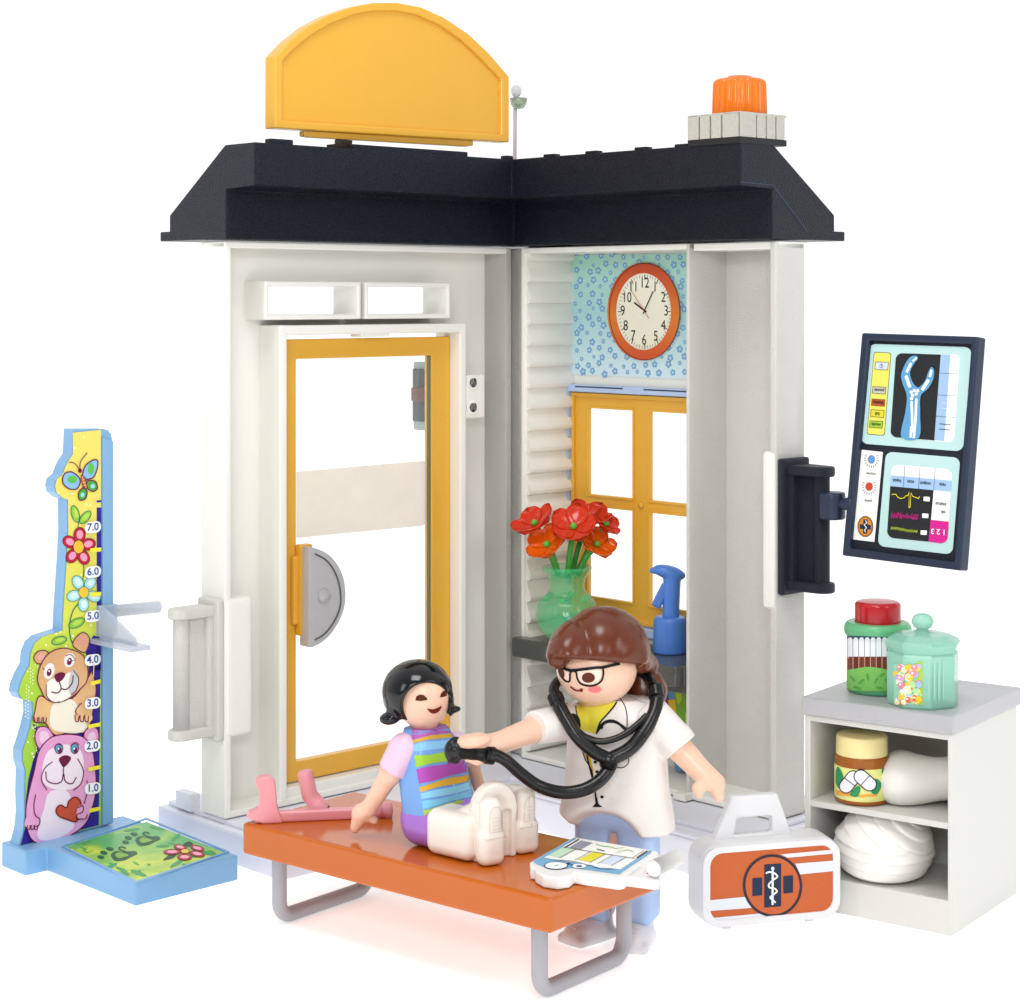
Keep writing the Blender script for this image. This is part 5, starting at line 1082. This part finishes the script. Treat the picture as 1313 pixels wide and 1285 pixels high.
# trousers and shoes
lg = []
for s in (-1, 1): lg.append(sbox(tuple(DO+r_*.47*s+UP*1.75), (.44, .46, 1.32), .26, RD))
tr = union(*lg, k=.1); tr = union(tr, sbox(tuple(DO+UP*2.85), (.92, .5, .42), .25, RD), k=.1)
tr = cut(tr, sell(DO+UP*1.2, (.15, 1.2, 1.25), RD), .1)
M = MB(); surfnet(M, tr, V((.9, 42.0, .2)), V((3.8, 44.2, 3.5)), .05, TRO); part(M, 'trousers', doc)
for s, a in ((-1, V((-.72, -.7, 0))), (1, V((-.25, -.97, 0)))):
    a = a.normalized(); c = DO+r_*.47*s; R2 = Rm(V((-a.y, a.x, 0)), a, UP); fc = c+a*.3
    fn = union(sell(fc+UP*.2, (.4, .66, .33), R2), sbox(tuple(fc+UP*.1), (.38, .62, .12), .1, R2), scap(tuple(c+UP*.2), tuple(c+UP*.6), .36, .34), k=.1); fn = inter(fn, splane((0, 0, .005), (0, 0, -1)), .03)
    M = MB(); surfnet(M, fn, c-V((1.2, 1.3, .1)), c+V((1.2, 1.0, .95)), .04, SHOE)
    for k in range(4):
        q = fc+a*(.12+.13*k); w_ = .24-.04*k; tube(M, [q+V((-a.y, a.x, 0))*x+UP*(.2+.325*math.sqrt(max(0, 1-(x/.4)**2-((.12+.13*k)/.66)**2))) for x in (-w_, -w_/2, 0, w_/2, w_)], .02, SHOE, 6)
    part(M, 'shoe', doc)
# ---------------- stethoscope ----------------
st = thing('stethoscope', W(690, 1000, 41.7), 'black toy stethoscope round the doctor\'s neck, held against the child\'s chest', 'stethoscope')
def sw(pts, S=None):
    out = []
    for u, v, y in pts: p = zg(u, v); out.append(W(p[0], p[1], y))
    return catmull(out, 8)
M = MB(); tube(M, sw([(200, 708, 41.45), (270, 742, 41.5), (340, 803, 41.6), (420, 858, 41.7), (520, 885, 41.75), (610, 875, 41.8), (680, 838, 41.9), (722, 790, 42.05), (735, 750, 42.12)]), lambda t: .13+.02*t, BLK2, 18); part(M, 'hose', st)
M = MB(); a, b = W(*zg(722, 772), 42.08), W(*zg(738, 728), 42.12); tube(M, [a, b], .19, BLK2, 18); part(M, 'junction', st)
M = MB(); tube(M, sw([(728, 738, 42.1), (660, 703, 42.12), (590, 640, 42.18), (540, 560, 42.3), (510, 505, 42.4), (494, 470, 42.5)]), .15, BLK2, 18); tube(M, sw([(500, 485, 42.48), (488, 455, 42.55)]), .18, BLK2, 16)
tube(M, sw([(494, 470, 42.5), (484, 430, 42.7), (500, 395, 43.0), (545, 370, 43.5)]), lambda t: .13-.03*t, BLK2, 14); part(M, 'ear_tube', st)
M = MB(); tube(M, sw([(735, 738, 42.1), (820, 692, 42.15), (880, 622, 42.3), (925, 540, 42.55), (942, 470, 42.8)]), .155, BLK2, 18); tube(M, sw([(940, 465, 42.8), (932, 420, 42.95)]), .18, BLK2, 16)
tube(M, sw([(932, 425, 42.95), (910, 385, 43.15), (875, 355, 43.3), (835, 342, 43.35), (800, 345, 43.4)]), .11, BLK2, 14); part(M, 'ear_tube', st)
M = MB(); tube(M, sw([(540, 552, 42.3), (600, 622, 42.2), (650, 650, 42.16), (710, 658, 42.14), (790, 632, 42.2), (860, 580, 42.35), (895, 545, 42.45)]), .075, BLK2, 12); part(M, 'spring_band', st)
M = MB(); A, B = W(583, 962, 41.42), W(632, 969, 41.5); ax = (B-A).normalized(); tube(M, [A, B], .165, BLK2, 20); tube(M, [B-ax*.14, B], .2, BLK2, 20); part(M, 'grip', st)
e1x = V((.775, -.632, 0)); M = MB(); lathe(M, A+e1x*.16+ax*.02, rprof([(.001, 0), (.18, 0), (.2, .06), (.28, .1), (.29, .2), (.25, .24), (.22, .3), (.001, .3)], .03), BLK2, 32, -e1x); part(M, 'chest_piece', st)
# ---------------- the seated child figure ----------------
e1, e2 = V((.775, -.632, 0)), V((.632, .775, 0)); GO = V((-1.69, 42.85, 0)); ZB2 = BH
HAIR = mat('black_hair', '0c0d12', .13, .05, 8); SHB = mat('shirt_blue', '6f9fdc', .3, .04, 14, sss=.05); PKS = mat('sleeve_lilac', 'e0bfd6', .3, .03, 14, sss=.1); PUR = mat('trousers_purple', 'a06cc4', .3, .05, 14, sss=.05)
kid = thing('person', GO+UP*ZB2, 'black-haired child figure in striped shirt with both legs in white casts, seated on the bench', 'person')
RK = Rm(e1, e2, UP); lean = (UP-e1*.1).normalized()
KH_ = W(543, 893, 42.8); RKH = Rm((.87, .5, 0), (.5, -.87, 0), (0, 0, 1))
sh = lambda u, v, y: w3(u, v, y)
hd = union(sell(KH_, (.615, .62, .70)), scap(tuple(KH_-UP*.4), tuple(KH_-UP*.85+e1*.03), .29, .28), k=.08)
nearA = union(scap(sh(519, 965, 42.45), sh(500, 993, 42.5), .28, .235), scap(sh(500, 993, 42.5), sh(473, 1036, 42.95), .235, .175), scap(sh(473, 1036, 42.95), sh(463, 1043, 43.0), .18, .2), scap(sh(463, 1043, 43.0), sh(455, 1062, 43.05), .19, .11), scap(sh(472, 1048, 43.0), sh(480, 1052, 43.0), .1, .09), k=.07)
farA = union(scap(sh(588, 960, 43.45), sh(606, 985, 43.6), .2, .17), scap(sh(606, 985, 43.6), sh(618, 1020, 43.8), .17, .13), scap(sh(618, 1020, 43.8), sh(612, 1040, 43.9), .14, .12), k=.06)
legc = [scap(tuple(GO+e2*.45*s+e1*.0+UP*(ZB2+.45)), tuple(GO+e2*.48*s+e1*1.9+UP*(ZB2+.42)), .3, .25) for s in (-1, 1)]
bc_ = union(scap(tuple(KH_-UP*.98), tuple(GO+UP*(ZB2+.6)), .24, .3), legc[0], legc[1], k=.1)
M = MB(); surfnet(M, union(hd, nearA, farA, bc_, k=.05), V((-4.0, 40.6, 2.1)), V((.9, 44.7, 6.3)), .045, SKIN)
SK2 = Skin(M, 42); zk = Z(420, 820, 4.147)
BRW = '4e1d0c'
poly(M, SK2, zk([(467, 325), (472, 303), (490, 293), (510, 295), (528, 310), (531, 322), (500, 327)]), BRW, 1.5); poly(M, SK2, zk([(597, 308), (603, 288), (618, 272), (630, 275), (636, 298), (618, 305)]), BRW, 1.5)
poly(M, SK2, sm(zk([(530, 366), (560, 371), (590, 360), (603, 350), (604, 364), (590, 384), (567, 394), (545, 388)]), 4), '6a2410', 1.5); line(M, SK2, sm(zk([(528, 364), (560, 368), (590, 357), (606, 348)]), 4, False), .6, 'f2d8c8', 2)
part(M, 'body', kid)
hr = union(sell(W(535, 886, 42.9), (.775, .8, .69)), sell(W(535, 893, 43.1), (.77, .6, .62)), k=.04)
grv = [W(x, y, d) for x, y, d in ((541, 838, 43.2), (546, 848, 42.5), (552, 862, 42.15), (556, 880, 42.0))]
for a_, b_ in zip(grv, grv[1:]): hr = cut(hr, scap(tuple(a_), tuple(b_), .045), .07)
hr = cut(hr, sell(W(548, 912, 42.05), (.60, .72, .60), Rm((1, 0, .12), (0, 1, 0), (-.12, 0, 1))), .05); hr = cut(hr, splane(W(540, 921, 42.8), (0, 0, 1)), .05)
hr = union(hr, sell(W(500, 921, 42.65), (.23, .22, .14), Rm((1, 0, .1), (0, 1, 0), (-.1, 0, 1))), sell(W(578, 902, 42.7), (.07, .2, .28)), sell(W(581, 910, 42.7), (.17, .15, .075), Rm((1, 0, .15), (0, 1, 0), (-.15, 0, 1))), sell(W(505, 905, 42.75), (.16, .3, .32)), k=.07)
M = MB(); surfnet(M, hr, V((-3.2, 41.7, 4.4)), V((-.9, 44.1, 6.5)), .035, HAIR); part(M, 'hair', kid)
def ktorso(P):
    o = np.array(GO+UP*ZB2, 'f'); q = (P-o)@Rm(e1, e2, UP); z = q[:, 2]; q = q.copy(); q[:, 0] += (z-1.4)*.10; q[:, 1] += (z-1.2)*.14
    hw = np.interp(z, [.7, 1.5, 2.0, 2.35, 2.65], [.82, .76, .68, .52, .38]).astype('f'); hd_ = np.interp(z, [.7, 1.6, 2.2, 2.6], [.47, .45, .38, .3]).astype('f')
    k = ((np.abs(q[:, 0])/hd_)**4+(np.abs(q[:, 1])/hw)**4)**.25
    return np.maximum((k-1)*.45, np.maximum(.72-z, z-2.5))
kt = lambda P: ktorso(P)-.03
M = MB(); surfnet(M, kt, V((-3.2, 41.3, 2.7)), V((-.2, 44.4, 5.2)), .04, SHB)
SS = Skin(M, 42.2)
def band(yl0, yl1, yr0, yr1, col, lay=1, xo=0):
    xl = lambda y: 447+max(0, (y-540))*.17; xr = lambda y: 668+(y-480)*.42
    top = [(xl(yl0)+(xr(yr0)-xl(yl0))*t, yl0+(yr0-yl0)*t+4*math.sin(t*7+yl0*.05)) for t in [i/10 for i in range(11)]]
    bot = [(xl(yl1)+(xr(yr1)-xl(yl1))*t, yl1+(yr1-yl1)*t+4*math.sin(t*6+yl1*.05)) for t in [i/10 for i in range(10, -1, -1)]]
    poly(M, SS, zk(top+bot), col, lay)
for b in ((462, 500, 440, 474, 'b45aa8'), (505, 528, 482, 492, 'b45aa8'), (532, 552, 492, 512, 'd3a43a'), (560, 600, 522, 560, '86bfe8'), (618, 678, 590, 632, '9cc83e'), (692, 765, 640, 702, 'b04fb0'), (782, 812, 710, 742, 'dba834'), (822, 852, 752, 790, '8ccbe8'), (862, 898, 800, 828, '7cc4e4'), (905, 935, 832, 888, 'a8cc50')): band(*b)
part(M, 'shirt', kid)
M = MB(); fn = inter(scap(sh(519, 961, 42.5), sh(498, 998, 42.5), .37, .32), splane(sh(501, 988, 42.5), V((-.5, 0, -.86))), .03)
fn = union(fn, sell(W(519, 962, 42.5), (.36, .34, .36)), k=.03); surfnet(M, fn, V((-3.4, 41.8, 3.2)), V((-1.6, 43.2, 5.1)), .035, PKS); part(M, 'sleeve', kid)
M = MB(); fn = inter(scap(sh(585, 955, 43.5), sh(605, 990, 43.6), .3, .27), splane(sh(603, 978, 43.6), V((.45, 0, -.86))), .03); surfnet(M, fn, V((-1.8, 42.9, 3.2)), V((-.3, 44.3, 5.1)), .04, PKS); part(M, 'sleeve', kid)
M = MB(); fn = union(scap(tuple(GO-e2*.42+e1*.02+UP*(ZB2+.47)), tuple(GO-e2*.46+e1*.7+UP*(ZB2+.47)), .47, .44), scap(tuple(GO+e2*.42+e1*.02+UP*(ZB2+.47)), tuple(GO+e2*.46+e1*.7+UP*(ZB2+.47)), .47, .44), sbox(tuple(GO+UP*(ZB2+.62)), (.42, .78, .25), .2, RK), k=.06)
fn = inter(fn, splane((0, 0, ZB2+.005), (0, 0, -1)), .03); surfnet(M, fn, V((-3.4, 41.0, 2.1)), V((.2, 44.4, 3.6)), .04, PUR); part(M, 'trousers', kid)
CST = mat('cast_white', 'e8dfd5', .24, .02, 8)
fd, fe = V((.52, -.854, 0)), V((.854, .52, 0))
def foot(s, big):
    c = GO+e2*(.50 if big else .66)*s+UP*ZB2; M = MB(); R3 = Rm(e1, e2, UP); RF = Rm(fd, fe, UP); h = c+e1*1.72; so_ = h+fd*.40
    sole = union(sbox(tuple(so_+UP*.80), (.21, .235, .62), .205, RF), sbox(tuple(so_+UP*.38), (.22, .30, .385), .19, RF), k=.05)
    fs = [sole, sbox(tuple(c+e1*1.15+UP*.5), (.66, .46 if big else .36, .49 if big else .40), .24, R3)]
    if big:
        h0 = h; h = h+fe*.32
        arch = union(sbox(tuple(h+UP*.55), (.16, .52, .60), .1, RF), inter(sell(h+UP*1.05, (.6, .53, .58), RF), sbox(tuple(h+UP*1.0), (.16, .9, 1), .1, RF), .06), k=.03)
        slot = union(sell(h+fd*.3+UP*1.0, (.24, .36, .46), RF), sbox(tuple(h+fd*.3+UP*.4), (.24, .36, .62), .08, RF), k=.03)
        fs += [cut(arch, slot, .03), scap(tuple(c+e1*1.25+UP*.7), tuple(h-fe*.1-fd*.1+UP*.95), .33, .33), sbox(tuple(h0+fd*.12+UP*.7), (.2, .22, .6), .1, RF)]
    else: fs += [sbox(tuple(h+fd*.12+UP*.72), (.3, .21, .66), .18, RF)]
    fn = inter(union(*fs, k=.025), splane((0, 0, ZB2+.004), (0, 0, -1)), .03)
    surfnet(M, fn, c+V((-.9, -2.6, -.1)), c+V((3.0, 1.2, 1.9)), .03, CST)
    S = Skin(M, 41.5); TN = mat('cast_line', 'd2c6bb', .4)
    P = lambda a, z: px(so_+fd*.25+fe*a+UP*z)
    line(M, S, [P(.15*math.cos(t), 1.03+.24*math.sin(t)) for t in [math.radians(x) for x in range(-20, 201, 15)]], 1.1, TN, 1)
    line(M, S, [P(-.15, .95), P(-.16, .74), P(.16, .74), P(.15, .95)], 1.0, TN, 1); line(M, S, [P(-.26, .60), P(.26, .62)], 1.2, TN, 1)
    for k in range(4): line(M, S, [P(-.09, .80+.08*k), P(.09, .80+.08*k)], .8, TN, 1)
    part(M, 'leg_cast', kid)
foot(-1, True); foot(1, False)
